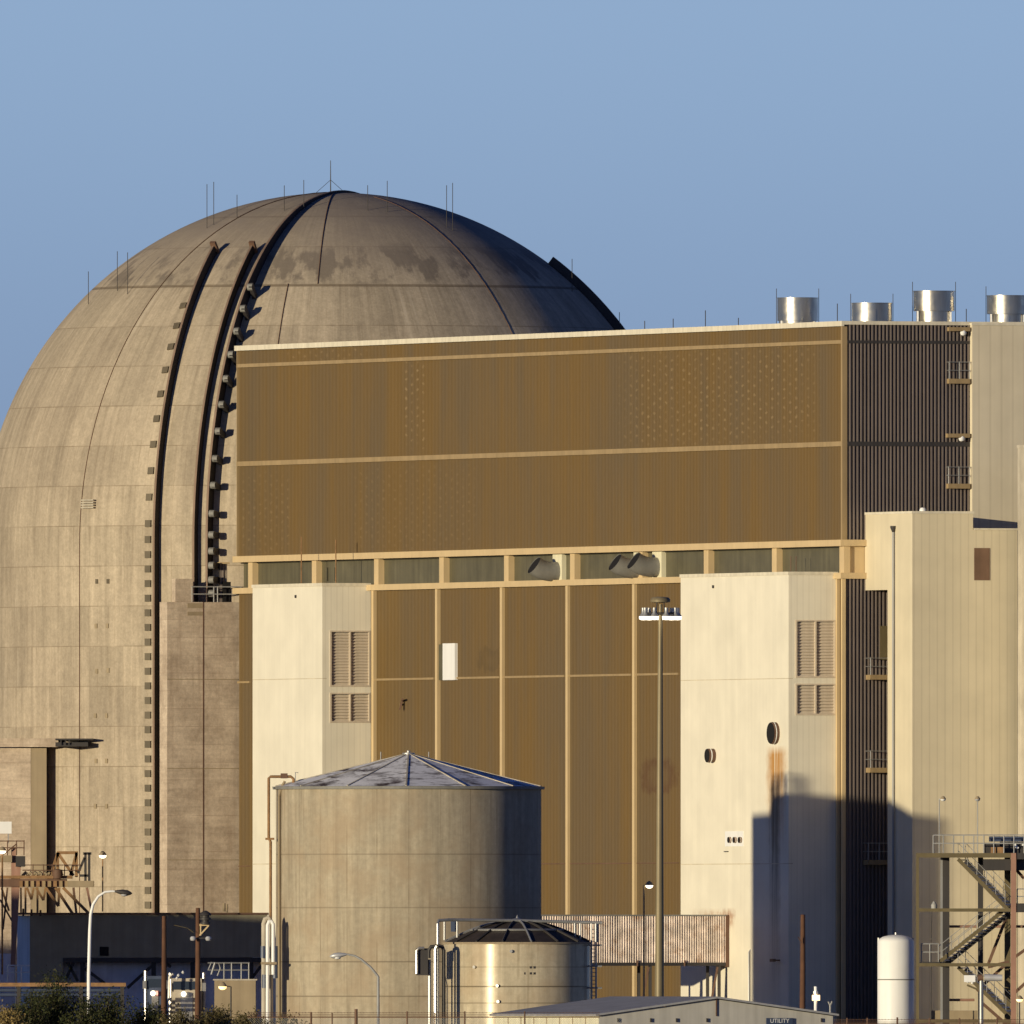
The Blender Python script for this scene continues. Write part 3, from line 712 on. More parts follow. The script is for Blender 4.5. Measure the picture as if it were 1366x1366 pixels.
# round ducts on the white face
def stub(px, py, r, ln, par):
    u = uat(px, v2); z = zg(py, u, v2)
    o = MB().tube([G(u, v2 + .05, z), G(u, v2 - ln, z)], r, 20).build('pipe_stub', MAT['rail_dark'] if r > .2 else MAT['rusty'], par)
    MB().tube([G(u, v2 - ln * .55, z), G(u, v2 - ln * .72, z)], r * 1.03, 20, False).build('pipe_band', MAT['white'], o)
    MB().tube([G(u, v2 - ln - .002, z), G(u, v2 - ln - .03, z)], r * .97, 20).build('pipe_mouth', MAT['black'], o)
    return u, z
stub(952, 1008, 0.46, 0.46, b2[0]); u_d, z_d = stub(1035, 978, 0.72, 0.36, b2[0])
zc = zg(1120, uat(980, v2), v2)
MB().gbox(uat(968, v2), uat(992, v2), v2 - .05, v2 + .02, zc - .45, zc + .55).build('vent_plate', MAT['white'], b2[0])
v2s = v2; v2 = v2 - .05
for px in (974.5, 981.5, 988.5): stub(px, 1120.5, 0.2, 0.14, b2[0])
v2 = v2s
MB().gbox(uat(967, v2), uat(972, v2), v2 - .08, v2 + .02, zc - .82, zc - .76).build('wall_hook', MAT['dark_metal'], b2[0])
# wall tap and downpipe, low on the bay
vv = 0
q = G(uc2 - 1.6, v2, zg(1281, uc2, v2))
MB().beam(q + V3 * .05, q - V3 * .5, .1).beam(q - V3 * .5 - U3 * .3, q - V3 * .5 + U3 * .3, .2).build('wall_tap', MAT['rusty'], b2[0])
u = uat(1001, v2); MB().tube([G(u, v2 - .1, 0), G(u, v2 - .1, zg(1270, u, v2)), G(u, v2 + .03, zg(1267, u, v2))], 0.06, 6).build('downpipe', MAT['steel'], b2[0])
for bb_, px in ((b1, 395), (b2, 952)):
    u = uat(px, bb_[3]); MB().gbox(u - .1, u + .1, bb_[3] - .08, bb_[3] + .02, bb_[4] - .75, bb_[4] - .55).build('scupper', MAT['dark_metal'], bb_[0])
for px, py in ((402, 716), (448, 720)):
    v = -2.0; u = uat(px, v); MB().tube([G(u, v, b1[4]), G(u, v, zg(py, u, v))], 0.045, 6).build('lightning_rod', MAT['rusty'], b1[0])
for px, py in ((1055, 742), (1062, 742)):
    v = -1.0; u = uat(px, v); MB().tube([G(u, v, b2[4]), G(u, v, zg(py, u, v))], 0.03, 6).build('lightning_rod', MAT['rail_dark'], b2[0])
rust_on(bay_paint, [
    (G(u_d + .1, v2, z_d - 0.9), 0.75, 7.5, (0.48, 0.23, 0.045), 0.95),
    (G(u_d - .2, v2, z_d - 3.2), 0.42, 16.0, (0.09, 0.068, 0.045), 0.8),
    (G(uat(950, v2), v2, zg(1213, uat(950, v2), v2)), 1.6, 0.8, (0.40, 0.18, 0.06), 0.9),
    (G(uat(972, v2), v2, zg(1212, uat(972, v2), v2)), 0.5, 1.6, (0.32, 0.12, 0.04), 1.0)])

# roof drums
def drum(px, w_px, pt, pb, narrow, vv_, label):
    u0 = min(-3.0 - vv_, uat(px, 3.2))
    v = vat(px, u0); y = dep(u0, v); c = G(u0, v, 0); r = m(w_px / 2, y)
    o = thing('exhaust_stack', label, 'vent stack', Vector((c.x, c.y, ZT)), 'stainless exhaust stacks on the brown building roof')
    zt, zb = Z(pt, y), Z(pb, y)
    MB().lathe(c, [(r, zb), (r, zt - .06), (r * 1.02, zt - .05), (r * 1.02, zt), (r * .95, zt), (r * .95, zb)], 40).build('drum', MAT['stainless'], o)
    MB().lathe(c, [(r * .94, zt - .7), (.01, zt - .7)], 24).build('damper', MAT['dark_metal'], o)
    MB().lathe(c, [(r * narrow, ZT - .03), (r * narrow, zb + .02), (.01, zb + .02)], 32).build('base', MAT['stainless'], o)
    for s in (-1, 1):
        MB().tube([c + Vector((s * (r + .06), 0, ZT - .03)), c + Vector((s * (r + .06), 0, zt + .6))], 0.022, 5).build('lightning_rod', MAT['dark_metal'], o)
        MB().beam(c + Vector((s * (r * .8), -r * .5, ZT - .03)), c + Vector((s * (r * .8), -r * .5, zb)), .12).build('strut', MAT['white'], o)
def stainless():
    mt, nt, b = nodes('stainless_sheet'); p = geo(nt)
    out = mix(nt, remap(nt, noise(nt, p, 1.0, 5, 0.6, (2.0, 2.0, 0.3)), 0.3, 0.7), (0.42, 0.39, 0.34), (0.66, 0.63, 0.56))
    nt.links.new(out, b.inputs['Base Color']); b.inputs['Metallic'].default_value = 0.95
    nt.links.new(remap(nt, noise(nt, p, 2.0, 4), 0.3, 0.7, 0.26, 0.42), b.inputs['Roughness'])
    return mt
MAT['stainless'] = stainless()
drum(1064, 54, 397, 428, 0.92, 3.0, 'shiny round exhaust stack nearest the brown wall end of the row, squat')
drum(1163, 54, 404, 440, 0.95, 3.0, 'lowest of the round steel exhaust stacks on the roof edge')
drum(1246, 55, 388, 415, 0.86, 3.0, 'tallest steel exhaust stack on a narrower ringed base')
drum(1344, 55, 394, 419, 0.86, 3.0, 'steel exhaust stack above the tall beige wall at the right edge')
for px, pt in ((1117, 405), (1289, 412), (941, 414), (898, 425), (860, 428), (985, 424)):
    u0 = -3.0 if px > 1000 else uat(px, 2.0); v = vat(px, u0)
    MB().tube([G(u0, v, ZT - .05), G(u0, v, zg(pt, u0, v))], 0.03, 5).build('lightning_rod', MAT['dark_metal'], bld)

# ---------------------------------------------------------------- beige tower and buildings at the right
twp = panel_paint('beige_siding', (0.70, 0.62, 0.455), 0.55, 0.22)[0]
tv0 = vat(1153, 0.0); uT = uat(1217, tv0); uT2 = uat(1184, tv0)
tva = vat(1298, uT); tvb = vat(1357, uT)
zt1 = zg(685, uT, tv0); zt2 = zg(707, uT, tva); zov = zg(786, uT, tv0)
tw = thing('clad_tower', 'cream and beige clad tower with overhanging upper storey beside the dark ribbed end', 'tower', G(uT, tv0, 0))
w_ = MB(); w_.gbox(uT2, uT, tv0, tva, 0, zt1); w_.gbox(0.13, uT2, tv0, tva, zov, zt1); w_.gbox(0.65, uT, tva, tvb, 0, zt2)
w_.build('wall', twp, tw)
MB().gbox(0.13, uT + .06, tv0 - .06, tva + .05, zt1, zt1 + .16).build('coping', MAT['cap'], tw)
MB().gbox(0.66, uT + .06, tva + .052, tvb + .05, zt2, zt2 + .12).build('coping', MAT['cap'], tw)
dp = uat(1191, tv0 - .15)
MB().tube([G(dp, tv0 - .12, 0), G(dp, tv0 - .12, zg(702, dp, tv0))], 0.075, 8).build('downpipe', MAT['grey_rail'], tw)
MB().lathe(G(dp, tv0 - .12, zg(704, dp, tv0)), [(.07, -.3), (.2, 0), (.2, .12), (.01, .12)], 10).build('rain_hopper', MAT['dark_metal'], tw)
va, vb = vat(1299.5, uT), vat(1320, uT)
MB().gbox(uT - .01, uT + .04, va, vb, zg(774, uT, va), zg(731, uT, va)).build('door_panel', M('brown_hatch', (0.20, 0.12, 0.08), .7), tw)
vq = vat(1231, uT - .5); MB().lathe(G(uT - .5, vq, zt1 + .16), [(.22, 0), (.22, .1), (.16, .22), (.01, .26)], 12).build('roof_light', MAT['white'], tw)
bw = panel_paint('pale_beige_siding', (0.72, 0.64, 0.49), 0.8, 0.2)[0]
v0 = vat(1297, 0.6)
hb = thing('beige_building', 'tall plain beige clad building rising behind the stepped roof at right', 'building', G(0.45, v0, 0))
MB().gbox(-14, 0.6, v0, v0 + 20, 0, zg(434, .45, v0)).build('wall', bw, hb)
MB().gbox(-14, 0.65, v0 - .05, v0 + 20, zg(434, .45, v0) + .002, zg(434, .45, v0) + .15).build('coping', MAT['cap'], hb)
v1 = vat(1357.5, uT + .8)
cb = thing('concrete_building', 'pale grey concrete building corner at the right edge beyond the beige tower', 'building', G(uT - .6, v1, 0))
MB().gbox(uT + .8, uT + 9, v1, v1 + 10, 0, zg(598, uT, v1)).build('wall', MAT['conc_light'], cb)
MB().gbox(uT + .75, uT + 9.05, v1 - .05, v1 + 10, zg(598, uT, v1) + .002, zg(598, uT, v1) + .2).build('coping', MAT['conc_light'], cb)

# ---------------------------------------------------------------- grey concrete block beside the dome
cu = uL - 0.35; cv0 = vat(223, cu); zt = zg(803, cu, cv0)
cul = uat(213, cv0)
blk = thing('concrete_annex', 'grey-brown board-marked concrete block between the dome and brown building', 'building', G(cu, cv0, 0))
MB().gbox(cul, cu, cv0, 0.6, 0, zt).build('wall', MAT['block'], blk)
for px in (271,):
    v = vat(px, cu); MB().gbox(cu - .02, cu + .03, v - .03, v + .03, 0, zt).build('wall_joint', MAT['rail_dark'], blk)
for py in (906, 1025, 1147): 
    MB().gbox(cu - .02, cu + .03, cv0, 0.0, zg(py, cu, cv0) - .025, zg(py, cu, cv0) + .025).build('wall_joint', MAT['tanbox'], blk)
va, vb = vat(250, cu), vat(271, cu)
MB().gbox(cu - .02, cu + .02, va, vb, zg(811, cu, va), zg(804.5, cu, va)).gbox(cu - .02, cu + .02, va, vb, zg(821, cu, va), zg(816, cu, va)).build('wall_patch', MAT['tanbox'], blk)
v = vat(232, cu - .5); v_b = vat(255, cu - .5)
MB().gbox(cu - .9, cu - .2, v, v_b, zt, zg(772, cu, v)).build('parapet_upstand', MAT['block'], blk)
rl = MB()
for zz in (0.55, 1.05): rl.tube([G(cu - .1, vat(256, cu), zt + zz), G(cu - .1, vat(323, cu), zt + zz)], .04, 5)
for px in (257, 286, 291, 322): v = vat(px, cu); rl.tube([G(cu - .1, v, zt), G(cu - .1, v, zt + 1.07)], .04, 5)
rl.build('railing', MAT['grey_rail'], blk)
pv0 = vat(294, cu - .9); pv1 = vat(330, cu - .9)
pzt = zg(752, cu, pv0)
o = ribs_v(pv0, pv1, cu - 1.0, zt, pzt, d=.14).build('penthouse_wall', MAT['dark_rib'], blk)
MB().gbox(cu - 3.5, cu - 1.02, pv0, pv1, zt, pzt).build('penthouse', MAT['dark_metal'], blk)
MB().gbox(cu - 3.5, cu - .75, pv0 - .1, pv1, pzt, pzt + .12).build('penthouse_roof', MAT['trim'], blk)
MB().gbox(cu - .85, cu - .7, pv0 + .1, vat(313, cu - .8), zt, zg(776, cu, pv0)).build('door', MAT['black'], blk)

# ---------------------------------------------------------------- concrete support house at left edge
hy = 2114.0
hs = thing('concrete_house', 'tan concrete wall with a deep pier and flat roof slab at the left edge', 'building', (X(20, hy), hy, 0))
MB().box(X(-60, hy), X(41, hy), hy, hy + 4, 0, Z(998, hy)).build('wall', MAT['block'], hs)
MB().box(X(41, hy) + .01, X(62, hy), hy + .02, hy + 5, 0, Z(998, hy)).build('pier', MAT['tanbox'], hs)
MB().box(X(-60, hy), X(78, hy), hy - .6, hy + 5, Z(996.5, hy), Z(985, hy)).build('roof_slab', MAT['block'], hs)
ld = MB(); ld.box(X(74, hy) + .03, X(118, hy), hy - 3.2, hy + 3, Z(996, hy), Z(990.5, hy)); ld.box(X(74, hy) + .03, X(125, hy), hy - 3.5, hy + 3, Z(987.5, hy), Z(985.5, hy))
for px in (82, 88, 93): ld.beam((X(px, hy), hy - 3.3, Z(994, hy)), (X(px, hy), hy - 3.3, Z(986, hy)), .08)
ld.build('landing', MAT['dark_metal'], hs)

# ---------------------------------------------------------------- buildings out of frame that shade the foot of the plant
def shader(name, label, pA, pB, target, L, zt, deep, steps=()):
    c = Vector((target.x, target.y, 0)); p0 = c.dot(PS)
    base = c + TS * L
    o = thing(name, label, 'building', base)
    mb = MB(); a = pA - p0; b = pB - p0
    mb.obox(base + PS * (a + b) / 2 + TS * deep / 2 + Vector((0, 0, zt / 2)), PS, TS, (0, 0, 1), (b - a) / 2, deep / 2, zt / 2)
    mb.build('wall', twp, o)
    for (s0, s1, z1) in steps:
        MB().obox(base + PS * (s0 + s1) / 2 + TS * deep * .4 + Vector((0, 0, z1 / 2)), PS, TS, (0, 0, 1), (s1 - s0) / 2, deep * .4 - .1, z1 / 2).build('roof_stage', twp, o)
    return o, base, a, b
tE = math.tan(R(EL))
tgt = G(uc2, v2, 0); LB = 89.0; baseB = Vector((tgt.x, tgt.y, 0)) + TS * LB
def prof_pt(u, v, py):
    q = G(u, v, 0); return (q - baseB).dot(PS), zg(py, u, v) + (baseB - q).dot(TS) * tE
u1 = uat(1003, v2); ud = uat(1030, v2); vq = vat(1262, uT); u3 = uat(1185, tv0)
pr_ = [prof_pt(u1, v2, 1087), prof_pt(ud - .4, v2, 1085), prof_pt(ud, v2, 1061), prof_pt(uc2, v2, 1056), prof_pt(u3, tv0, 1066), prof_pt(uT, tv0, 1086), prof_pt(uT, vq, 1092)]
sh_o = thing('plant_building', 'tall beige plant building with stepped and sloping roofs, out of view to the left', 'building', baseB)
vs = []; fs = []
loop = [(pr_[0][0], 0.0)] + pr_ + [(pr_[-1][0], 0.0)]
for dp_ in (0, 14.0):
    for (p_, z_) in loop: vs.append(baseB + PS * p_ + TS * dp_ + Vector((0, 0, z_)))
k = len(loop)
for i in range(k): fs.append((i, (i + 1) % k, k + (i + 1) % k, k + i))
fs.append(tuple(range(k - 1, -1, -1))); fs.append(tuple(range(k, 2 * k)))
MB().add(vs, fs).build('wall', twp, sh_o)
rl = MB(); pa, za = pr_[2]
for zz in (0.6, 1.15): rl.beam(baseB + PS * pa + Vector((0, 0, za + zz)), baseB + PS * (pa + 3.2) + Vector((0, 0, za + zz)), .22)
for t in (0.1, 1.0, 2.2, 3.1): rl.beam(baseB + PS * (pa + t) + Vector((0, 0, za)), baseB + PS * (pa + t) + Vector((0, 0, za + 1.2)), .24)
rl.build('railing', MAT['steel'], sh_o)
tg2 = Vector((X(200, 2070), 2070, 0)); LA = 130.0
shader('turbine_hall', 'long low plant hall out of view to the far left', -1500, -1404, tg2, LA, Z(1213, 2070) + LA * tE, 20.0)

# ---------------------------------------------------------------- big storage tank
ty = 1900.0; TR = m(177, ty); tcx = X(545, ty); tE_ = Z(1052, ty); tA = Z(1006, ty)
TC = Vector((tcx, ty, 0))
tk = thing('storage_tank', 'large tan concrete storage tank with peeling white conical roof', 'tank', TC)
tm = tank_mat(TC, 'tank_concrete', (0.385, 0.33, 0.245), [(Z(p_, ty), s_) for p_, s_ in ((1140, .4), (1211, .4), (1283, .6), (1329, .6))], 26, TR)[0]
MB().lathe(TC, [(TR, 0), (TR, tE_)], 96).build('shell', tm, tk)
def roof_mat():
    mt, nt, b = nodes('peeling_roof'); p = objco(nt)
    sp = N(nt, 'ShaderNodeSeparateXYZ'); nt.links.new(p, sp.inputs[0])
    ang = math_n(nt, 'ARCTAN2', sp.outputs[0], math_n(nt, 'MULTIPLY', sp.outputs[1], -1))
    cmb = N(nt, 'ShaderNodeCombineXYZ'); nt.links.new(math_n(nt, 'MULTIPLY', ang, 3.0), cmb.inputs[0]); nt.links.new(math_n(nt, 'MULTIPLY', sp.outputs[2], 3.2), cmb.inputs[1])
    f = remap(nt, noise(nt, cmb.outputs[0], 1.0, 7, 0.68), 0.46, 0.56)
    f2 = remap(nt, noise(nt, p, 0.7, 6, 0.6), 0.42, 0.6)
    out = mix(nt, math_n(nt, 'MULTIPLY', f, math_n(nt, 'ADD', math_n(nt, 'MULTIPLY', f2, 0.75), 0.25)), (0.90, 0.89, 0.90), (0.07, 0.045, 0.035))
    nt.links.new(out, b.inputs['Base Color']); b.inputs['Roughness'].default_value = 0.7
    return mt
nf = 14
rf = MB().lathe(TC, [(TR + .22, tE_ + .13), (.25, tA)], nf, R(12), False)
roof_o = rf.build('roof', roof_mat(), tk)
MB().lathe(TC, [(TR + .001, tE_ - .05), (TR + .2, tE_ - .05), (TR + .23, tE_ + .12)], 96).build('eave', MAT['cap_grey'], tk)
for i in range(nf):
    t = R(12) + 2 * math.pi * i / nf; d = Vector((math.cos(t), math.sin(t), 0))
    MB().beam(TC + d * (TR + .2) + Vector((0, 0, tE_ + .16)), TC + d * .2 + Vector((0, 0, tA + .02)), .10, .05).build('roof_rib', MAT['conc_light'], roof_o)
MB().lathe(TC, [(.4, tA - .1), (.4, tA + .08), (.12, tA + .1), (.12, tA + .22), (.01, tA + .24)], 14).build('roof_vent', MAT['steel'], tk)
for px in (508, 572): MB().tube([TC + Vector((X(px, ty) - tcx, 0, tA - .5)), TC + Vector((X(px, ty) - tcx, 0, tA + .15))], .03, 5).build('roof_rod', MAT['steel'], tk)
pp = [at(359, 1366, ty - 3), at(359, 1215, ty - 3)]
MB().tube([at(361, 1235, ty - 2), at(361, 1123, ty - 2), at(358.5, 1118, ty - 2), at(358.5, 1038, ty - 2), at(361, 1036, ty - 2), at(388, 1036, ty - 2), at(391.5, 1039, ty - 2), at(391.5, 1044, ty - 2)], .09, 8).build('fill_pipe', MAT['rusty'], tk)
MB().beam(at(354, 1119, ty - 2), at(366, 1119, ty - 2), .14).build('pipe_clamp', MAT['rusty'], tk)
MB().obox(at(379, 1035, ty - 2), (1, 0, 0), (0, 1, 0), (0, 0, 1), .22, .12, .16).build('valve', MAT['rail_dark'], tk)
MB().tube([at(394, 1043, ty - 2), at(394, 1030, ty - 2), at(398, 1031, ty - 2)], .03, 5).build('roof_rod', MAT['steel'], tk)
MB().tube([at(372.5, 1366, ty - 2.4), at(372.5, 1062, ty - 2.4), at(376, 1050, ty - 2.4), at(380, 1042, ty - 2.4)], .10, 6).build('drain_pipe', MAT['tanbox'], tk)
# pipe loop standing beside the tank
lp = thing('pipe_loop', 'white insulated vertical pipe loops standing left of the large tank', 'pipes', (X(357, ty - 1), ty - 1, 0))
yq = ty - 4
MB().tube([at(352, 1400, yq), at(352, 1232, yq), at(354, 1226, yq), at(358, 1224, yq), at(361, 1228, yq), at(361, 1400, yq)], .16, 9).build('pipe', MAT['conc_light'], lp)
MB().tube([at(357, 1400, yq - .5), at(357, 1234, yq - .5), at(359, 1229, yq - .5), at(362, 1229, yq - .5), at(364.5, 1233, yq - .5), at(364.5, 1300, yq - .5)], .12, 9).build('pipe', MAT['white'], lp)
MB().beam(at(348, 1285, yq - .8), at(369, 1285, yq - .8), .16).build('pipe_clamp', MAT['tanbox'], lp)
for px, pa, pb in ((351, 1262, 1278), (367, 1262, 1305), (353, 1300, 1318)): MB().tube([at(px, pa, yq - .4), at(px, pb, yq - .4)], .17, 8).build('pipe_joint', MAT['truckblue'], lp)

# ---------------------------------------------------------------- small tank
sy = 1872.0; SR = m(98, sy); SCN = Vector((X(690, sy), sy, 0)); sE = Z(1258, sy); sA = Z(1229, sy)
st = thing('small_tank', 'smaller shiny metal tank with dark ribbed roof in front of the large tank', 'tank', SCN)
smt, snt, sb = tank_mat(SCN, 'tank_metal', (0.52, 0.45, 0.33), [(Z(p_, sy), s_) for p_, s_ in ((1290, .35), (1316, .9), (1338, .5))], 7, SR)
sb.inputs['Roughness'].default_value = 0.20; sb.inputs['Specular IOR Level'].default_value = 0.16; sb.inputs['Metallic'].default_value = 0.06
MB().lathe(SCN, [(SR, 0), (SR, sE)], 96).build('shell', smt, st)
MB().lathe(SCN, [(SR + .001, sE - .06), (SR + .12, sE - .06), (SR + .12, sE + .05), (SR - .1, sE + .06)], 96).build('rim', MAT['tanbox'], st)
rp = [(SR, sE + .04)]
for i in range(1, 9):
    t = i / 8.0; rp.append((max(.03, SR * (1 - t)), sE + .04 + (sA - sE) * math.sin(t * math.pi / 2) ** 1.0))
sr = MB().lathe(SCN, rp, 48).build('roof', M('dark_brown_roof', (0.05, 0.038, 0.03), .6, var=.3, scale=1.5), st)
def roof_pt(t, a):
    i = min(7, int(t * 8)); w = t * 8 - i; r = rp[i][0] * (1 - w) + rp[i + 1][0] * w; z = rp[i][1] * (1 - w) + rp[i + 1][1] * w
    return SCN + Vector((r * math.cos(a), r * math.sin(a), z + .06))
for k in range(16):
    a = R(11) + 2 * math.pi * k / 16
    MB().tube([roof_pt(i / 8.0, a) for i in range(9)], .07, 5).build('roof_rib', MAT['dark_metal'] if k % 4 else MAT['steel'], sr)
MB().tube([roof_pt(.36, 2 * math.pi * k / 48) for k in range(49)], .07, 5).build('roof_ring', MAT['steel'], sr)
MB().lathe(SCN, [(.5, sA - .1), (.5, sA + .12), (.1, sA + .2), (.01, sA + .4)], 12).build('roof_vent', MAT['steel'], st)
# pipework over the roof and down the side
yy = sy - 1.0
MB().tube([at(584, 1400, sy - 3.6), at(584, 1232, sy - 3.6), at(585, 1228, sy - 3.4), at(600, 1227, sy - 3), at(690, 1228, yy), at(803, 1231, yy)], .10, 8).build('roof_pipe', MAT['steel'], st)
for px, pa in ((593, 1228), (610, 1228), (767, 1230), (774, 1231), (797, 1231)): MB().tube([at(px, pa, yy), at(px, pa + 26, yy)], .07, 6).build('pipe_support', MAT['steel'], st)
MB().obox(at(606, 1236, yy + 1), (1, 0, 0), (0, 1, 0), (0, 0, 1), .22, .2, .32).build('control_box', MAT['truckblue'], st)
MB().tube([at(592, 1400, sy - 3.8), at(592, 1268, sy - 3.8), at(590, 1263, sy - 3.8), at(586, 1262, sy - 3.8), at(575, 1263, sy - 3.8), at(572, 1268, sy - 3.8), at(572, 1278, sy - 3.8)], .12, 8).build('side_pipe', MAT['dark_metal'], st)
MB().tube([at(581, 1400, sy - 4.2), at(581, 1266, sy - 4.2), at(583, 1262, sy - 4.2)], .13, 8).build('side_pipe', MAT['chrome'], st)
MB().tube([at(573, 1400, sy - 3.6), at(573, 1280, sy - 3.6)], .10, 8).build('side_pipe', MAT['steel'], st)
MB().obox(at(563, 1283, sy - 3.6), (1, 0, 0), (0, 1, 0), (0, 0, 1), m(8, sy), .3, m(18, sy)).build('expansion_bottle', MAT['dark_metal'], st)
MB().tube([at(556, 1299, sy - 4), at(556, 1268, sy - 4), at(559, 1265, sy - 4), at(566, 1265, sy - 4)], .10, 8).build('side_pipe', MAT['chrome'], st)
for px, py in ((664, 1315), (665, 1336), (634, 1290), (682, 1269)):
    dx = X(px, sy) - SCN.x; d = Vector((dx, -math.sqrt(SR * SR - dx * dx), 0)).normalized()
    c = SCN + d * SR + Vector((0, 0, Z(py, sy)))
    MB().tube([c - d * .05, c + d * .16], .10, 8).build('nozzle', MAT['chrome'], st)
for px, py in ((708, 1290.5), (713, 1290.5), (700, 1298.5), (708, 1298.5), (713, 1298.5)):
    dx = X(px, sy) - SCN.x; d = Vector((dx, -math.sqrt(SR * SR - dx * dx), 0)).normalized()
    c = SCN + d * SR + Vector((0, 0, Z(py, sy))); tX = Vector((0, 0, 1)).cross(d)
    MB().obox(c, tX, d, (0, 0, 1), .07 if px != 700 else .04, .012, .07).build('stencil_mark', MAT['dark_metal'], st)
ldr = MB(); la, lb = 789, 795
for px in (la, lb): ldr.tube([at(px, 1400, sy - 1.2), at(px, 1232, sy - 1.2)], .07, 6)
for i in range(24): py = 1240 + 5.2 * i; ldr.tube([at(la, py, sy - 1.2), at(lb, py, sy - 1.2)], .025, 4)
ldr.build('ladder', MAT['steel'], st)
for py in (1261, 1289, 1318): MB().tube([at(784, py, sy - 1.3), at(803, py, sy - 1.3)], .06, 5).build('ladder_stay', MAT['steel'], st)
for px in (788, 796): MB().lathe(at(px, 1339, sy - 1.6), [(.01, -.14), (.13, -.06), (.13, .06), (.01, .14)], 10).build('ladder_lamp', MAT['white'], st)

# ---------------------------------------------------------------- corrugated conveyor gallery
ug = uat(972, v2); gz1 = zg(1222, ug, v2); gz0 = zg(1284, ug, v2)
gv0 = vat(716, ug)
gl = thing('conveyor_gallery', 'pale corrugated metal gallery raised on legs, running out from the white bay', 'gallery', G(ug, (gv0 + v2) / 2, 0))
pts = []; v = gv0; i = 0
while v < v2 - .2:
    pts.append((v, ug + (0.09 if i % 2 else 0.0))); v += 0.085 + random.uniform(-.018, .018); i += 1
pts.append((v2 - .12, ug))
vs = []; fs = []
for (a, b) in pts: vs += [G(b, a, gz0), G(b, a, gz1)]
for i in range(len(pts) - 1): fs.append((2 * i, 2 * i + 2, 2 * i + 3, 2 * i + 1))
corr = M('weathered_corrugated_sheet', (0.78, 0.66, 0.58), .6, .0, var=.35, scale=1.2, streak=.35, dirt=(0.42, 0.27, 0.18))
MB().add(vs, fs).build('side_cladding', corr, gl)
MB().gbox(ug - 2.4, ug - .02, gv0, v2 - .02, gz0 + .01, gz1 - .01).build('body', corr, gl)
MB().gbox(ug - 2.5, ug + .12, gv0 - .05, v2 - .1, gz1, gz1 + .09).build('roof', MAT['cap_grey'], gl)
MB().gbox(ug - 2.45, ug + .13, gv0 - .05, v2 - .1, gz0 - .22, gz0 - .005).build('floor_beam', MAT['dark_metal'], gl)
MB().gbox(ug - .05, ug + .14, v2 - .25, v2 - .02, gz0 - .3, gz1 + .05).build('end_shadow_strip', MAT['rail_dark'], gl)  # dark strip added for the shadow line where the gallery meets the bay
for px in (781, 868, 960):
    v = vat(px, ug)
    for du in (-.1, -2.2): MB().beam(G(ug + du, v, 0), G(ug + du, v, gz0 - .2), .22).build('leg', MAT['dark_metal'], gl)
    MB().beam(G(ug - .1, v - 1.2, 0), G(ug - .1, v - .1, gz0 - .25), .14).build('brace', MAT['rail_dark'], gl)
for px in (781, 849, 912): v = vat(px, ug); MB().beam(G(ug + .15, v, gz0 - .25), G(ug + .15, v, gz0 + .15), .1).build('bracket', MAT['rail_dark'], gl)

# ---------------------------------------------------------------- lamps
def pole_lamp(px, py, pyb, y, r, label, glow, head=.26, side=0.0, pole='rusty', base_z=None):
    p = at(px, py, y)
    bz = Z(pyb, y) if pyb else 0.0
    o = thing('pole_lamp', label, 'lamp', (p.x, y, bz), 'small pole lamps')
    MB().tube([(p.x, y, bz), (p.x, y, p.z)], r, 6).build('pole', MAT[pole], o)
    h = p + Vector((side, -.1, 0))
    if side: MB().beam((p.x, y, p.z), (h.x, y - .1, p.z + .05), .06).build('arm', MAT[pole], o)
    MB().lathe(h, [(.05, head * 1.1), (head * .5, head * .9), (head, head * .25), (head, 0)], 14).build('hood', MAT['tanbox'], o)
    MB().lathe(h, [(head * .98, 0.0), (head * .85, -head * .45), (head * .4, -head * .75), (.01, -head * .8)], 14).build('bulb', MAT[glow], o)
    return o
pole_lamp(137, 1141, 1216, 2068, .05, 'lit globe lamp on thin pole just right of the steel platform', 'glow', .26)
pole_lamp(3, 1135, 1300, 2040, .07, 'lit lamp on pole at the extreme left edge', 'glow', .26)
pole_lamp(859, 1181, None, 1985, .07, 'lit lamp on pole before the corrugated gallery, side arm to the right', 'glow', .26, .35, 'trim_dull')
pole_lamp(1253, 1066, 1139, 1962, .04, 'left of the two unlit lamps above the steel stair deck', 'white', .18, .25, 'grey_rail')
pole_lamp(1304, 1066, 1139, 1962, .04, 'right of the two unlit lamps above the steel stair deck', 'lamp_white', .18, .0, 'grey_rail')
pole_lamp(308, 1316, None, 1986, .06, 'lit flood lamp on dark post before the tan block wall', 'glow_orange', .28, -.55, 'dark_metal')

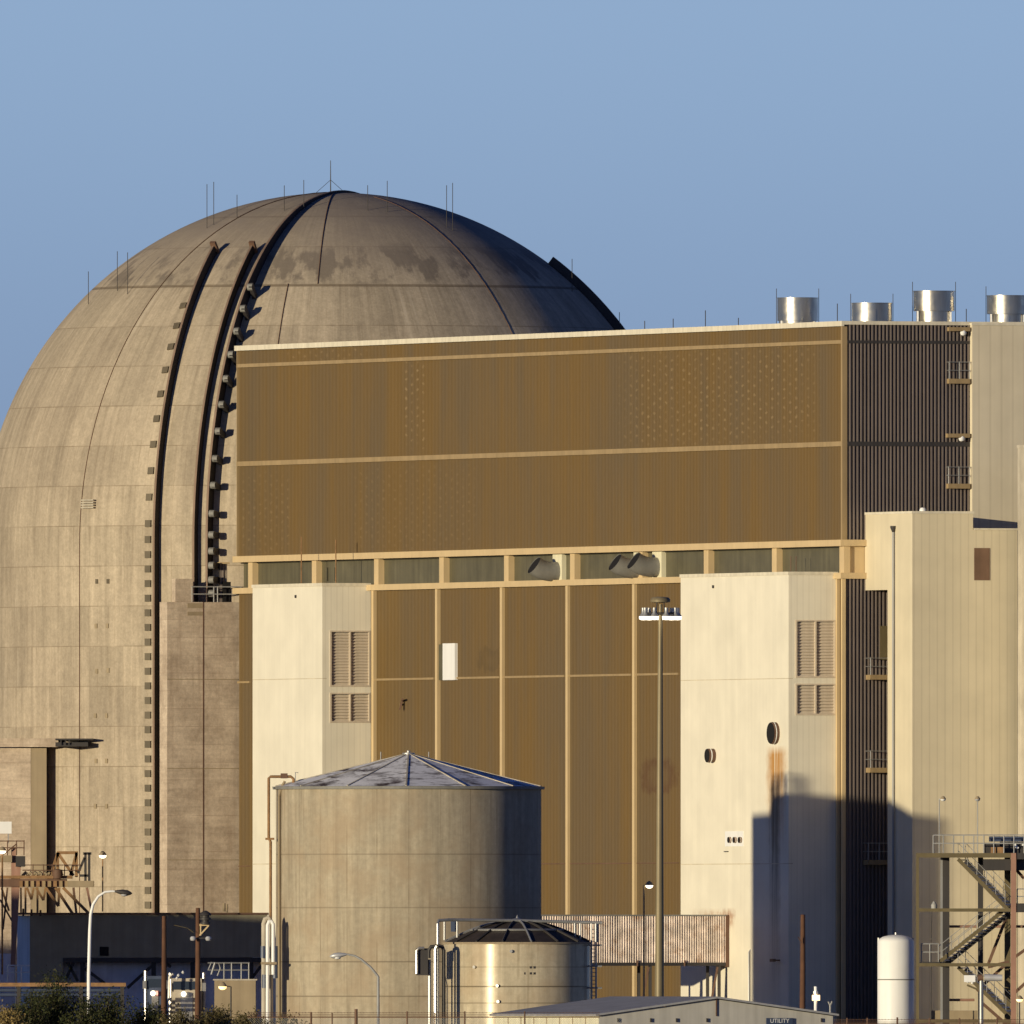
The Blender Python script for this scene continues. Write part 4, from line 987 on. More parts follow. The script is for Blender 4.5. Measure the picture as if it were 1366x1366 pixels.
def goose(px, pts, y, r0, r1, label, mat, lens):
    o = thing('street_lamp', label, 'street lamp', (X(px, y), y, 0), 'gooseneck street lamps')
    w = [Vector((X(px, y), y, 0))] + [at(a, b, y) for a, b in pts]
    k = len(w); MB().tube(w, [r0 + (r1 - r0) * i / (k - 1) for i in range(k)], 10).build('pole', MAT[mat], o)
    e = w[-1]; s = 1 if w[-1].x > w[-2].x else -1
    hd = MB(); vs = []
    prof_ = [(0, .07), (.2, .14), (.5, .22), (.8, .22), (1.0, .12), (1.1, .01)]
    n = 12; fs = []
    for (t, r) in prof_:
        for j in range(n):
            a = 2 * math.pi * j / n; vs.append(e + Vector((s * t, math.cos(a) * r, math.sin(a) * r * .8 - t * .12)))
    for i in range(len(prof_) - 1):
        for j in range(n): fs.append((i * n + j, i * n + (j + 1) % n, (i + 1) * n + (j + 1) % n, (i + 1) * n + j))
    hd.add(vs, fs, True); hd.build('lamp_head', MAT['lamp_white'] if lens == 'white' else MAT['dark_metal'], o)
    MB().lathe(e + Vector((s * .6, 0, -.22)), [(.22, .04), (.18, -.06), (.01, -.1)], 12).build('lens', MAT[lens], o)
goose(118, [(118.5, 1300), (120, 1240), (121, 1220), (124, 1207), (131, 1196), (140, 1190), (148, 1189), (153, 1189)], 1858, .13, .06, 'tall white gooseneck street lamp curving right before the dark raised gallery', 'white', 'lamp_white')
goose(504.5, [(504.5, 1340), (504.5, 1303), (503, 1301), (494, 1290), (482, 1280), (473, 1275), (463, 1273)], 1866, .10, .06, 'grey bent-arm street lamp reaching left before the large tank', 'grey_rail', 'white')

# high mast light
hy_ = 1850.0; hx = X(881, hy_)
hmst = thing('high_mast_light', 'very tall floodlight mast with a ring of lit lamps', 'light mast', (hx, hy_, 0))
MB().tube([(hx - .08, hy_, 0), (hx, hy_, Z(828, hy_)), (hx, hy_, Z(806, hy_))], [.31, .14, .12], 14).build('pole', MAT['mast'], hmst)
zt = Z(800, hy_)
MB().lathe((hx, hy_, zt), [(.3, -.2), (.6, -.15), (.62, 0), (.5, .14), (.2, .18), (.01, .18)], 20).build('head_cap', MAT['mast'], hmst)
zr = Z(818, hy_)
ring = MB(); ring.tube([(hx + 1.0 * math.cos(2 * math.pi * k / 24), hy_ + 1.0 * math.sin(2 * math.pi * k / 24), zr) for k in range(25)], .05, 5)
for k in range(4): a = R(45 + 90 * k); ring.tube([(hx, hy_, zr), (hx + math.cos(a), hy_ + math.sin(a), zr)], .04, 4); ring.tube([(hx + .35 * math.cos(a), hy_ + .35 * math.sin(a), zr), (hx + .3 * math.cos(a), hy_ + .3 * math.sin(a), zt)], .04, 4)
ring.build('lamp_ring', MAT['dark_metal'], hmst)
for k in range(9):
    a = 2 * math.pi * (k + .25) / 9; c = Vector((hx + 1.08 * math.cos(a), hy_ + 1.08 * math.sin(a), zr))
    lo = MB().lathe(c, [(.01, .34), (.12, .34), (.12, .02), (.25, -.16), (.27, -.2)], 12).build('floodlight', MAT['steel'], hmst)
    MB().lathe(c, [(.265, -.2), (.25, -.36), (.15, -.42), (.01, -.43)], 12).build('lens', MAT['glow'], lo)

# timber poles
def wpole(px, pt, y, r, label):
    o = thing('timber_pole', label, 'pole', (X(px, y), y, 0), 'brown timber poles')
    MB().tube([(X(px - 1, y), y, 0), (X(px, y), y, Z(1290, y)), (X(px, y), y, Z(pt, y))], [r * 1.15, r, r * .85], 12).build('post', MAT['wood'], o)
    return o
wpole(219, 1222, 1862, .16, 'plain brown timber pole left of the siren pole')
sp_ = wpole(264, 1211, 1860, .16, 'brown timber pole carrying a dark siren and two floodlights')
wp3 = wpole(1071, 1220, 1850, .17, 'lone brown timber pole beside the utility hut')
MB().tube([at(1069, 1258, 1849.7), at(1065, 1250, 1849.5)], .03, 5).build('step_bolt', MAT['rail_dark'], wp3)
c = at(274, 1224, 1859.5)
MB().lathe(c, [(.32, -.42), (.32, -.3), (.22, -.28), (.22, -.16), (.36, -.14), (.36, -.02), (.25, 0), (.25, .12), (.38, .14), (.3, .3), (.1, .42), (.01, .44)], 16).build('siren', MAT['dark_metal'], sp_)
MB().beam(at(266, 1234, 1859.7), at(279, 1234, 1859.7), .1).beam(at(278, 1235, 1859.7), at(266, 1248, 1859.7), .09).beam(at(267.5, 1232, 1859.7), at(267.5, 1248, 1859.7), .08).build('siren_bracket', MAT['trim'], sp_)
MB().beam(at(257, 1252, 1859.6), at(279, 1251, 1859.6), .08).build('cross_arm', MAT['dark_metal'], sp_)
for px in (257.5, 278): MB().lathe(at(px, 1252, 1859.4), [(.01, -.16), (.15, -.12), (.2, 0), (.14, .12), (.01, .15)], 12).build('floodlight', MAT['lamp_white'], sp_)
MB().tube([at(258, 1244, 1859.6), at(250, 1238, 1859.6), at(232, 1234, 1859.6)], .02, 4).build('wire', MAT['olive'], sp_)

# ---------------------------------------------------------------- raised dark gallery at left
gy = 2070.0
dg = thing('raised_gallery', 'long dark windowless gallery on steel trestle legs below the dome', 'gallery', (X(185, gy), gy, 0))
MB().box(X(40, gy), X(356, gy), gy, gy + 5, Z(1277, gy), Z(1220.5, gy)).build('body', MAT['strip'], dg)
MB().box(X(40, gy), X(84, gy), gy + .01, gy + 4.9, 0, Z(1277, gy) - .01).build('leg_wall', MAT['strip'], dg)
MB().add([(X(22, gy), gy + 3.5, 0), (X(40, gy) - .01, gy, 0), (X(40, gy) - .01, gy, Z(1221, gy)), (X(22, gy), gy + 3.5, Z(1221, gy)),
          (X(22, gy) + .1, gy + 5, 0), (X(40, gy) - .01, gy + 5, 0), (X(40, gy) - .01, gy + 5, Z(1221, gy)), (X(22, gy) + .1, gy + 5, Z(1221, gy))],
         [(0, 1, 2, 3), (4, 7, 6, 5), (0, 3, 7, 4), (3, 2, 6, 7), (1, 5, 6, 2)]).build('end_wall', MAT['strip_end'], dg)
MB().box(X(21, gy), X(358, gy), gy - .15, gy + 5.2, Z(1220.3, gy), Z(1217.5, gy)).build('roof', MAT['rail_dark'], dg)
MB().box(X(84, gy), X(356, gy), gy - .1, gy + .4, Z(1284, gy), Z(1277.4, gy)).build('floor_beam', MAT['dark_metal'], dg)
MB().box(X(133, gy), X(145, gy), gy - .06, gy + .1, Z(1275, gy), Z(1263, gy)).build('hatch', MAT['black'], dg)
for px in (110, 205, 257, 335): MB().box(X(px - 3, gy), X(px + 3, gy), gy + .1, gy + .5, 0, Z(1284, gy)).build('leg', MAT['dark_metal'], dg)
for (a, b, c_, d) in ((90, 1284, 104, 1309), (98, 1284, 88, 1306), (113, 1292, 140, 1312), (203, 1288, 170, 1318), (228, 1290, 220, 1284), (332, 1310, 352, 1284)):
    MB().beam(at(a, b, gy + .3), at(c_, d, gy + .3), .2).build('brace', MAT['dark_metal'], dg)
white_shade_tint = M('white_paint_shade_tint', (0.76, 0.79, 0.92), .6)  # white walls: the blue of their shade is put into the colour
tag(MB().box(X(84.5, 2071), X(350, 2071), 2071.2, 2072.2, 0, Z(1277.6, 2070) - .02).build('white_wall', white_shade_tint, loc=(X(200, 2071), 2071.2, 0)), 'plain white wall in shade behind the trestle legs of the dark gallery', 'wall')
tag(MB().box(X(-40, 2078), X(21, 2078), 2078, 2079, 0, Z(1272, 2078)).build('white_wall', white_shade_tint, loc=(X(0, 2078), 2078, 0)), 'shaded white wall at the left edge beside the pale gallery end', 'wall')
MB().tube([at(299, 1216, 2069), at(299, 1205, 2069)], .1, 8).tube([at(303, 1218, 2069), at(303, 1206, 2069)], .06, 8).build('roof_pipe', MAT['tanbox'], dg)

# ---------------------------------------------------------------- steel platform upper left
py_ = 2062.0
pf = thing('steel_platform', 'rusty steel access platform with gantry frame and raking struts at left', 'platform', (X(60, py_), py_, 0))
MB().box(X(-40, py_), X(96, py_), py_, py_ + 3, Z(1172, py_), Z(1168, py_)).build('deck', MAT['rusty'], pf)
MB().box(X(90, py_), X(125, py_), py_ - .3, py_ + 3, Z(1183, py_), Z(1175, py_)).build('deck', MAT['tanbox'], pf)
MB().box(X(-40, py_), X(89, py_), py_ + .02, py_ + 2.8, Z(1183, py_), Z(1172.5, py_)).build('deck_edge', MAT['rail_dark'], pf)
for k in range(9): x = 26 + 7.6 * k; MB().box(X(x, py_), X(x + 4.2, py_), py_ - .12, py_ + .02, Z(1183, py_), Z(1175, py_)).build('joist_end', MAT['trim_dull'] if k % 3 else MAT['rusty'], pf)
for (a, b, c_, d, w, mt) in ((25, 1150, 17, 1290, .32, 'redsteel'), (18, 1130, 18, 1290, .3, 'redsteel'), (34, 1184, 34, 1220, .14, 'rusty'), (28, 1184, 28, 1220, .12, 'rail_dark'), (50, 1184, 50, 1220, .14, 'rusty'), (98, 1184, 102, 1220, .16, 'rail_dark'), (116, 1184, 122, 1214, .16, 'redsteel'),
                             (36, 1184, 42, 1200, .16, 'rusty'), (42, 1200, 45, 1184, .14, 'rusty'), (48, 1184, 58, 1201, .16, 'rusty'), (58, 1201, 61, 1184, .14, 'rusty'), (61, 1184, 78, 1209, .18, 'rusty'), (78, 1209, 79, 1184, .16, 'rusty'), (74, 1184, 97, 1219, .2, 'rusty'), (84, 1184, 119, 1219, .2, 'rusty'),
                             (2, 1184, 12, 1215, .14, 'rusty'), (10, 1184, 4, 1240, .12, 'rail_dark'), (0, 1200, 18, 1232, .12, 'rusty')):
    MB().beam(at(a, b, py_ + .4), at(c_, d, py_ + .4), w).build('strut', MAT[mt], pf)
gf = MB()
for (a, b, c_, d) in ((77, 1170, 77, 1137), (102, 1137, 102, 1170), (76, 1137.5, 104, 1137.5), (77, 1138, 68, 1167), (78, 1139, 98, 1168), (102, 1139, 94, 1168)): gf.beam(at(a, b, py_ + .6), at(c_, d, py_ + .6), .2)
gf.build('gantry_frame', MAT['rusty'], pf)
gf = MB()
for (a, b, c_, d) in ((114, 1138, 114, 1175), (119, 1138, 119, 1175), (111, 1138.5, 122, 1138.5), (113, 1144, 104, 1165), (106, 1168, 118, 1168)): gf.beam(at(a, b, py_ + .3), at(c_, d, py_ + .3), .17)
gf.build('gate_frame', MAT['dark_metal'], pf)
MB().lathe(at(77, 1166, py_ - .2), [(.01, -.35), (.3, -.3), (.36, 0), (.3, .3), (.01, .35)], 14).build('winch', MAT['rail_dark'], pf)
MB().box(X(-40, py_), X(16, py_), py_ - .2, py_ + 3, Z(1150, py_), Z(1141, py_)).build('upper_deck', MAT['tanbox'], pf)
MB().box(X(17, py_) + .2, X(33, py_), py_ - .1, py_ + 3, Z(1156, py_), Z(1142, py_)).build('upper_box', MAT['dark_metal'], pf)
rl = MB()
for pa in (1122, 1131): rl.tube([at(-40, pa, py_), at(33, pa, py_)], .04, 5)
for px in (10, 22, 32): rl.tube([at(px, 1121, py_), at(px, 1141, py_)], .04, 5)
rl.tube([at(3, 1141, py_), at(22, 1126, py_)], .05, 5)
rl.build('railing', MAT['rail_dark'], pf); rl = MB()
for pa in (1154, 1161): rl.tube([at(30, pa, py_), at(108, pa, py_)], .035, 5)
for px in (44, 58, 70, 86): rl.tube([at(px, 1153, py_), at(px, 1168, py_)], .035, 5)
rl.build('railing', MAT['rail_dark'], pf)
for k in range(8): x = 30 + 6.5 * k; MB().tube([at(x, 1169, py_ + .8), at(x + 4, 1164, py_ + .8), at(x + 8, 1168, py_ + .8)], .12, 6).build('pipe_run', MAT['tanbox'], pf)
MB().obox(at(4, 1104, py_ + .4), (1, 0, 0), (0, 1, 0), (0, 0, 1), m(11.5, py_), .06, m(8, py_)).build('notice_board', MAT['white'], pf)
MB().beam(at(11, 1112, py_ + .45), at(11, 1125, py_ + .45), .07).build('board_post', MAT['steel'], pf)
for (x, b) in ((31, 1212), (42, 1213), (54, 1214)): MB().beam(at(x, b, py_ + 4), at(x, 1222, py_ + 4), .14).build('pipe_stub', MAT['rail_dark'], pf)

# pipe racks low at the left
rk = thing('pipe_rack', 'low dark pipe rack with rusty top beam running behind the desert bushes', 'pipe rack', (X(70, 1990), 1990, 0))
MB().box(X(-30, 1990), X(168, 1990), 1990, 1990.5, Z(1316, 1990), Z(1311, 1990)).build('beam', MAT['rusty'], rk)
for py in (1321, 1327): MB().tube([at(-30, py, 1990.3), at(165, py, 1990.3)], .11, 8).build('pipe', MAT['truckblue'], rk)
for px in (25, 108, 163): MB().beam(Vector((X(px, 1990.3), 1990.3, 0)), at(px, 1316, 1990.3), .25).build('leg', MAT['dark_metal'], rk)
gt = MB()
for px in (10, 20, 28): gt.tube([at(px, 1312, 2030), at(px, 1287, 2030)], .05, 5)
for py in (1288, 1297): gt.tube([at(8, py, 2030), at(40, py, 2030)], .05, 5)
gt.tube([at(20, 1287, 2030), at(20, 1340, 2030)], .05, 5)
tag(gt.build('handrail', MAT['strip_end'], loc=(X(20, 2030), 2030, 0)), 'short blue-grey handrail before the pale end wall of the dark gallery', 'railing')

# tan block wall, pipe frame and vehicles below the gallery
by = 1995.0
tb = thing('block_enclosure', 'low tan block enclosure behind the orange flood lamp', 'wall', (X(315, by), by, 0))
MB().box(X(286, by), X(341, by), by, by + 3, 0, Z(1308, by)).build('wall', MAT['tanbox'], tb)
MB().box(X(284, by), X(343, by), by - .05, by + 3.1, Z(1308, by) + .003, Z(1308, by) + .1).build('coping', MAT['conc_light'], tb)
fr = MB(); fy = 2003.0
for px in (299, 309, 322, 332): fr.tube([at(px, 1308, fy), at(px, 1284, fy)], .045, 5)
for py in (1284.5, 1294): fr.tube([at(277, py, fy), at(333, py, fy)], .045, 5)
fr.tube([at(282, 1300, fy), at(287, 1284, fy)], .07, 5); fr.tube([at(278, 1294, fy), at(282, 1284, fy), at(292, 1285, fy), at(294, 1292, fy), at(290, 1302, fy)], .05, 5)
fr.tube([at(299, 1306, fy), at(299, 1400, fy)], .05, 5)
tag(fr.build('pipe_rack', MAT['steel'], loc=(X(305, fy), fy, 0)), 'grey tubular rack above the low tan block enclosure', 'pipe rack')
def truck(px, y, w, paint, label, ptop):
    cxp = X(px, y); hw = m(w / 2, y); zt = Z(ptop, y)
    o = thing('truck', label, 'truck', (cxp, y, 0))
    MB().box(cxp - hw, cxp + hw, y, y + 2.4, 1.1, zt).build('cab', paint, o)
    MB().box(cxp - hw * .75, cxp + hw * .75, y - 1.3, y - .01, .9, zt - .8).build('bonnet', paint, o)
    MB().box(cxp - hw * .9, cxp + hw * .9, y - .04, y + .05, zt - .75, zt - .2).build('windscreen', MAT['glass'], o)
    MB().box(cxp - hw * .4, cxp + hw * .4, y - 1.36, y - 1.3, 1.0, zt - .95).build('grille', MAT['chrome'], o)
    MB().box(cxp - hw, cxp + hw, y - 1.5, y - 1.32, .5, .85).build('bumper', MAT['chrome'], o)
    MB().box(cxp - hw, cxp + hw, y + 2.6, y + 9, 1.3, zt - .1).build('load_bed', MAT['truckblue'], o)
    for s in (-1, 1):
        for yy in (y - .5, y + 5): MB().tube([(cxp + s * hw * .6, yy, .5), (cxp + s * hw * .98, yy, .5)], .5, 16).build('wheel', MAT['black'], o)
        MB().tube([(cxp + s * (hw + .12), y + 2.2, 1.0), (cxp + s * (hw + .12), y + 2.2, zt + .35)], .1, 8).build('exhaust_pipe', MAT['chrome'], o)
        MB().box(cxp + s * (hw + .16) - .12, cxp + s * (hw + .16) + .12, y - .2, y - .1, zt - .85, zt - .3).build('mirror', MAT['chrome'], o)
    return o, cxp, hw, zt
o, cxp, hw, zt = truck(249, 2000, 40, MAT['truckpaint'], 'dusty tan truck with bright pipes and a lit lamp below the dark gallery', 1305)
MB().tube([at(245, 1326, 1998.4), at(245, 1326, 1998.2)], .17, 14).build('headlight', MAT['glow'], o)
for px, py in ((244, 1297), (238, 1301), (236, 1305)): MB().lathe(at(px, py, 1999), [(.01, -.11), (.11, 0), (.01, .11)], 10).build('roof_lamp', MAT['white'], o)
MB().tube([at(231, 1299, 1999), at(226, 1303, 1999), at(225, 1335, 1999)], .1, 7).tube([at(228, 1306, 1998.6), at(228, 1338, 1998.6)], .07, 7).build('air_pipe', MAT['chrome'], o)
o, cxp, hw, zt = truck(207, 2004, 22, MAT['truckblue'], 'dark blue vehicle with one lit lamp left of the tan truck', 1302)
MB().tube([at(204, 1325, 2002.5), at(204, 1325, 2002.3)], .17, 14).build('headlight', MAT['glow'], o)
MB().obox(at(209.5, 1325, 2002.4), (1, 0, 0), (0, 1, 0), (0, 0, 1), .05, .08, .13).build('marker_lamp', MAT['glow_red'], o)

# ---------------------------------------------------------------- steel stair tower, lower right
s0 = 1958.0; s1 = s0 + 4.0
stw = thing('steel_stair', 'open olive steel stair frame with zigzag flights at the right edge', 'stair', (X(1290, s0), s0, 0))
def col(px, y, w, mat): MB().beam((X(px, y), y, 0), (X(px, y), y, Z(1138, y)), m(w, y)).build('column', MAT[mat], stw)
col(1224, s0, 4, 'olive'); col(1352, s0, 7, 'redsteel'); col(1262, s1, 9, 'dark_metal'); col(1256, s1 + .3, 3, 'steel'); col(1308, s1, 7, 'dark_metal'); col(1344, s1, 8, 'olive'); col(1405, s0, 8, 'olive'); col(1405, s1, 8, 'olive')
for py, h in ((1141, 6), (1214, 4.4), (1287, 4.4), (1362, 4)):
    o = MB().box(X(1222, s0), X(1349.5, s0), s0 - .15, s0 + .05, Z(py + h / 2, s0), Z(py - h / 2, s0)).build('beam', MAT['olive'], stw)
MB().box(X(1226, s0), X(1420, s0), s0 + .06, s1 + .4, Z(1143, s0), Z(1139, s0)).build('top_deck', MAT['dark_metal'], stw)
MB().box(X(1312, s0), X(1420, s0), s0 + .4, s1, Z(1161, s0), Z(1146, s0)).build('girder', MAT['dark_metal'], stw)
MB().box(X(1228, s0), X(1254, s0), s0 + .06, s1, Z(1286, s0), Z(1283, s0)).build('landing', MAT['dark_metal'], stw)
MB().box(X(1328, s0), X(1420, s0), s0 + .06, s1, Z(1216, s0), Z(1212, s0)).build('landing', MAT['dark_metal'], stw)
MB().box(X(1354, s0), X(1420, s0), s0 - .1, s0 + .05, Z(1146, s0), Z(1138, s0)).box(X(1354, s0), X(1420, s0), s0 - .1, s0 + .05, Z(1217, s0), Z(1205, s0)).build('beam', MAT['dark_metal'], stw)
def flight(x0, y0, x1, y1, yy, n):
    a = at(x0, y0, yy); b = at(x1, y1, yy); far = Vector((.5, 1.3, 0))
    o = MB().beam(a, b, .1, .24).build('stair_flight', MAT['olive'], stw)
    MB().beam(a + far - Vector((0, 0, .1)), b + far - Vector((0, 0, .1)), .1, .30).build('stringer', MAT['dark_metal'], o)
    t_ = MB()
    for i in range(n):
        p = a + (b - a) * ((i + .5) / n)
        t_.add([p + Vector((-.15, .07, .02)), p + Vector((.15, .07, .02)), p + Vector((.6, 1.23, .02)), p + Vector((.3, 1.23, .02)),
                p + Vector((-.15, .07, .09)), p + Vector((.15, .07, .09)), p + Vector((.6, 1.23, .09)), p + Vector((.3, 1.23, .09))],
               [(0, 3, 2, 1), (4, 5, 6, 7), (0, 1, 5, 4), (1, 2, 6, 5), (2, 3, 7, 6), (3, 0, 4, 7)])
    t_.build('treads', MAT['white'], o)
    for dv in (Vector((0, 0, 0)), far):
        rl = MB()
        for zz in (.55, 1.05): rl.tube([a + dv + Vector((0, 0, zz)), b + dv + Vector((0, 0, zz))], .022, 5)
        for i in range(6): p = a + dv + (b - a) * (i / 5); rl.tube([p, p + Vector((0, 0, 1.07))], .022, 5)
        rl.build('railing', MAT['grey_rail'], o)
flight(1278, 1146, 1341, 1210, s0 + .4, 14); flight(1252, 1284, 1337, 1216, s0 + .9, 17); flight(1278, 1290, 1342, 1352, s0 + 1.2, 13)
for (x0, x1, a, b, k, yy) in ((1245, 1420, 1114, 1125, 14, s0), (1229, 1252, 1259, 1270, 3, s0 + .2), (1357, 1420, 1186, 1196, 4, s0)):
    rl = MB()
    for py in (a, b): rl.tube([at(x0, py, yy), at(x1, py, yy)], .04, 5)
    for i in range(k): px = x0 + (x1 - x0) * i / (k - 1); rl.tube([at(px, a, yy), at(px, a + 24, yy)], .04, 5)
    rl.build('railing', MAT['grey_rail'], stw)
for (a, b, c_, d) in ((1342, 1225, 1318, 1287), (1352, 1278, 1380, 1258), (1352, 1156, 1366, 1172), (1353, 1325, 1380, 1300), (1318, 1290, 1346, 1283), (1303, 1322, 1340, 1288), (1310, 1338, 1342, 1366)):
    MB().beam(at(a, b, s1 - 1), at(c_, d, s1 - 1), .2).build('brace', MAT['rail_dark'], stw)
for px0, px1, py in ((1266, 1300, 1334), (1266, 1303, 1236), (1326, 1420, 1236)): MB().tube([at(px0, py, s1 + .6), at(px1, py, s1 + .6)], .09, 7).build('pipe_run', MAT['redsteel'], stw)
# machinery on the top deck
mu = thing('deck_machinery', 'dark machinery with tan casing standing on the top deck of the stair', 'machine', at(1345, 1139, s0 + 2))
MB().box(X(1314, s0), X(1334, s0), s0 + 1.5, s0 + 3, Z(1138.8, s0), Z(1124, s0)).build('casing', MAT['dark_metal'], mu)
MB().box(X(1320, s0), X(1420, s0), s0 + 2, s0 + 3.4, Z(1122.5, s0), Z(1115.5, s0)).build('duct', MAT['truckblue'], mu)
MB().box(X(1334.3, s0), X(1420, s0), s0 + 1.8, s0 + 3.2, Z(1138.8, s0), Z(1122.9, s0)).build('housing', MAT['dark_metal'], mu)
MB().box(X(1322, s0), X(1340, s0), s0 + .9, s0 + 1.45, Z(1138.8, s0), Z(1130, s0)).build('motor', MAT['rusty'], mu)
for px in (1353, 1364): MB().beam(at(px, 1126, s0 + 1.7), at(px + 5, 1132, s0 + 1.7), .16).build('bracket', MAT['white'], mu)
bn = thing('spotlight_post', 'slim post with small dark spotlight hanging inside the steel stair frame', 'lamp', at(1242, 1260, s1 + 1))
MB().tube([at(1242, 1252, s1 + 1), at(1243, 1214, s1 + 1)], .03, 5).build('post', MAT['dark_metal'], bn)
MB().lathe(at(1246, 1207, s1 + 1), [(.19, -.26), (.19, .02), (.12, .1), (.07, .22), (.01, .24)], 12).build('hood', MAT['grey_rail'], bn)
MB().tube([Vector((X(1242, s1 + 1), s1 + 1, 0)), at(1242, 1253, s1 + 1)], .03, 5).build('post', MAT['dark_metal'], bn)
lw = tag(MB().box(X(1243, 1966), X(1304, 1966), 1966, 1968, 0, Z(1348, 1966)).build('low_wall', MAT['tanbox'], loc=(X(1275, 1966), 1966, 0)), 'low tan wall under the bottom flight of the steel stair', 'wall')
# white pressure vessel
vy = 1965.0; vr = m(24.5, vy); vc = Vector((X(1195, vy), vy, 0))
vs_ = thing('pressure_vessel', 'upright glossy white pressure vessel left of the steel stair', 'tank', vc)
zt = Z(1256, vy)
MB().lathe(vc, [(vr, .4), (vr, zt), (vr * .93, zt + .15), (vr * .7, zt + .32), (vr * .35, zt + .42), (.02, zt + .45)], 48).build('shell', MAT['white'], vs_)
MB().lathe(vc, [(vr + .015, Z(1307.5, vy)), (vr + .03, Z(1306.7, vy)), (vr + .015, Z(1306, vy))], 48).build('seam', MAT['cap_grey'], vs_)
MB().lathe(vc, [(vr * .92, 0), (vr * .92, .42)], 32).build('skirt', MAT['cap_grey'], vs_)
for px, py in ((1172, 1253), (1218, 1253), (1195, 1246)): MB().tube([at(px, py + 4, vy), at(px, py - 2, vy)], .07, 7).build('nozzle', MAT['steel'], vs_)
# camera post
ky = 1850.0
cp = thing('camera_post', 'grey post with white camera box and cylindrical camera before the stair', 'camera', (X(1309, ky), ky, 0))
MB().tube([(X(1309, ky), ky, 0), at(1309, 1306, ky)], .14, 10).build('post', MAT['steel'], cp)
MB().box(X(1286, ky), X(1301, ky), ky - .35, ky + .2, Z(1310, ky), Z(1301, ky)).build('camera_box', MAT['white'], cp)
MB().tube([at(1291, 1311, ky - .1), at(1291, 1308, ky - .1)], .08, 8).tube([at(1297, 1312, ky - .1), at(1297, 1308, ky - .1)], .08, 8).build('floodlamp', MAT['white'], cp)
MB().tube([at(1304, 1305, ky), at(1311, 1304, ky)], .22, 12).build('pan_head', MAT['rail_dark'], cp)
MB().tube([at(1313, 1304, ky), at(1337, 1304.5, ky)], [.22, .2], 14).build('camera_housing', MAT['lamp_white'], cp)
MB().beam(at(1290, 1314, ky + .1), at(1309, 1322, ky + .1), .12).build('bracket', MAT['olive'], cp)
pole_lamp(1360, 1333, None, 1850, .05, 'lit small lamp on post at the right edge beside the stair', 'glow_orange', .22, 0, 'dark_metal')

# ---------------------------------------------------------------- utility hut and small things near it
uy = 1800.0
UO = Vector((X(799, uy), uy, 0))
def Q(u, v, z): return UO + U3 * u + V3 * v + Vector((0, 0, z))
ze = Z(1355.5, uy); zrg = Z(1333, uy); wv = m(313, uy) / V3.x; lu = m(138, uy) / U3.x
hut = thing('utility_hut', 'low gable-roofed utility hut with cream side wall and navy sign', 'hut', UO)
MB().add([Q(-lu, 0, 0), Q(0, 0, 0), Q(0, 0, ze), Q(-lu, 0, ze), Q(-lu, .15, 0), Q(0, .15, 0), Q(0, .15, ze), Q(-lu, .15, ze)], [(0, 1, 2, 3), (4, 7, 6, 5), (3, 2, 6, 7), (0, 3, 7, 4)]).build('side_wall', MAT['utility'], hut)
MB().add([Q(.002, 0, 0), Q(.002, wv, 0), Q(.002, wv, ze), Q(.002, wv / 2, zrg), Q(.002, 0, ze), Q(-lu, wv, 0), Q(-lu, wv, ze), Q(-lu, wv / 2, zrg), Q(-lu, 0.16, ze), Q(-lu, .16, 0)], [(0, 1, 2, 3, 4), (1, 5, 6, 2), (5, 9, 8, 7, 6)]).build('gable_wall', MAT['utility_grey'], hut)
rr = MB()
for (a, b) in ((-.3, wv / 2), (wv + .3, wv / 2)):
    d = (zrg - ze) / (wv / 2) * .3
    rr.add([Q(-lu - .3, a, ze - d + .05), Q(.25, a, ze - d + .05), Q(.25, b, zrg + .05), Q(-lu - .3, b, zrg + .05), Q(-lu - .3, a, ze - d + .17), Q(.25, a, ze - d + .17), Q(.25, b, zrg + .17), Q(-lu - .3, b, zrg + .17)], [(0, 3, 2, 1), (4, 5, 6, 7), (0, 1, 5, 4), (1, 2, 6, 5), (0, 4, 7, 3)])
rr.build('roof', MAT['roofgrey'], hut)
for i, t in enumerate((.08, .22, .33, .46, .82, .95)): MB().obox(Q(.06, wv * t, ze - .25), U3, V3, (0, 0, 1), .05, .04, .12).build('wall_fitting', MAT['dark_metal'], hut)
MB().obox(Q(.06, wv / 2, (ze + zrg) / 2), U3, V3, (0, 0, 1), .03, .03, (zrg - ze) / 2).build('gable_joint', MAT['rail_dark'], hut)
for k in range(1, 8): MB().obox(Q(-lu * k / 8, -.02, ze / 2), U3, V3, (0, 0, 1), .03, .03, ze / 2 - .1).build('wall_seam', MAT['tanbox'], hut)
va = (X(1022, uy) - UO.x) / V3.x; vb = (X(1057, uy) - UO.x) / V3.x
yv = Q(0, va, 0).y; zs1 = Z(1358, yv); zs0 = Z(1372, yv)
sg = MB().obox(Q(.1, (va + vb) / 2, (zs0 + zs1) / 2), U3, V3, (0, 0, 1), .05, (vb - va) / 2, (zs1 - zs0) / 2).build('sign', MAT['signblue'], hut)
tcv = bpy.data.curves.new('sign_text', 'FONT'); tcv.body = 'UTILITY'; tcv.align_x = 'CENTER'; tcv.align_y = 'CENTER'; tcv.size = .36; tcv.extrude = .004
to = bpy.data.objects.new('tmp_text', tcv); COL.objects.link(to)
bpy.context.view_layer.update()
tme = bpy.data.meshes.new_from_object(to.evaluated_get(bpy.context.evaluated_depsgraph_get()))
bpy.data.objects.remove(to)
tme.name = 'sign_text'; tme.materials.clear(); tme.materials.append(MAT['white'])
txt = bpy.data.objects.new('sign_text', tme); COL.objects.link(txt); txt.parent = sg
txt.location = Q(.158, (va + vb) / 2, Z(1362, yv)) - offset_of(sg)
txt.rotation_euler = (R(90), 0, math.atan2(V3.y, V3.x))
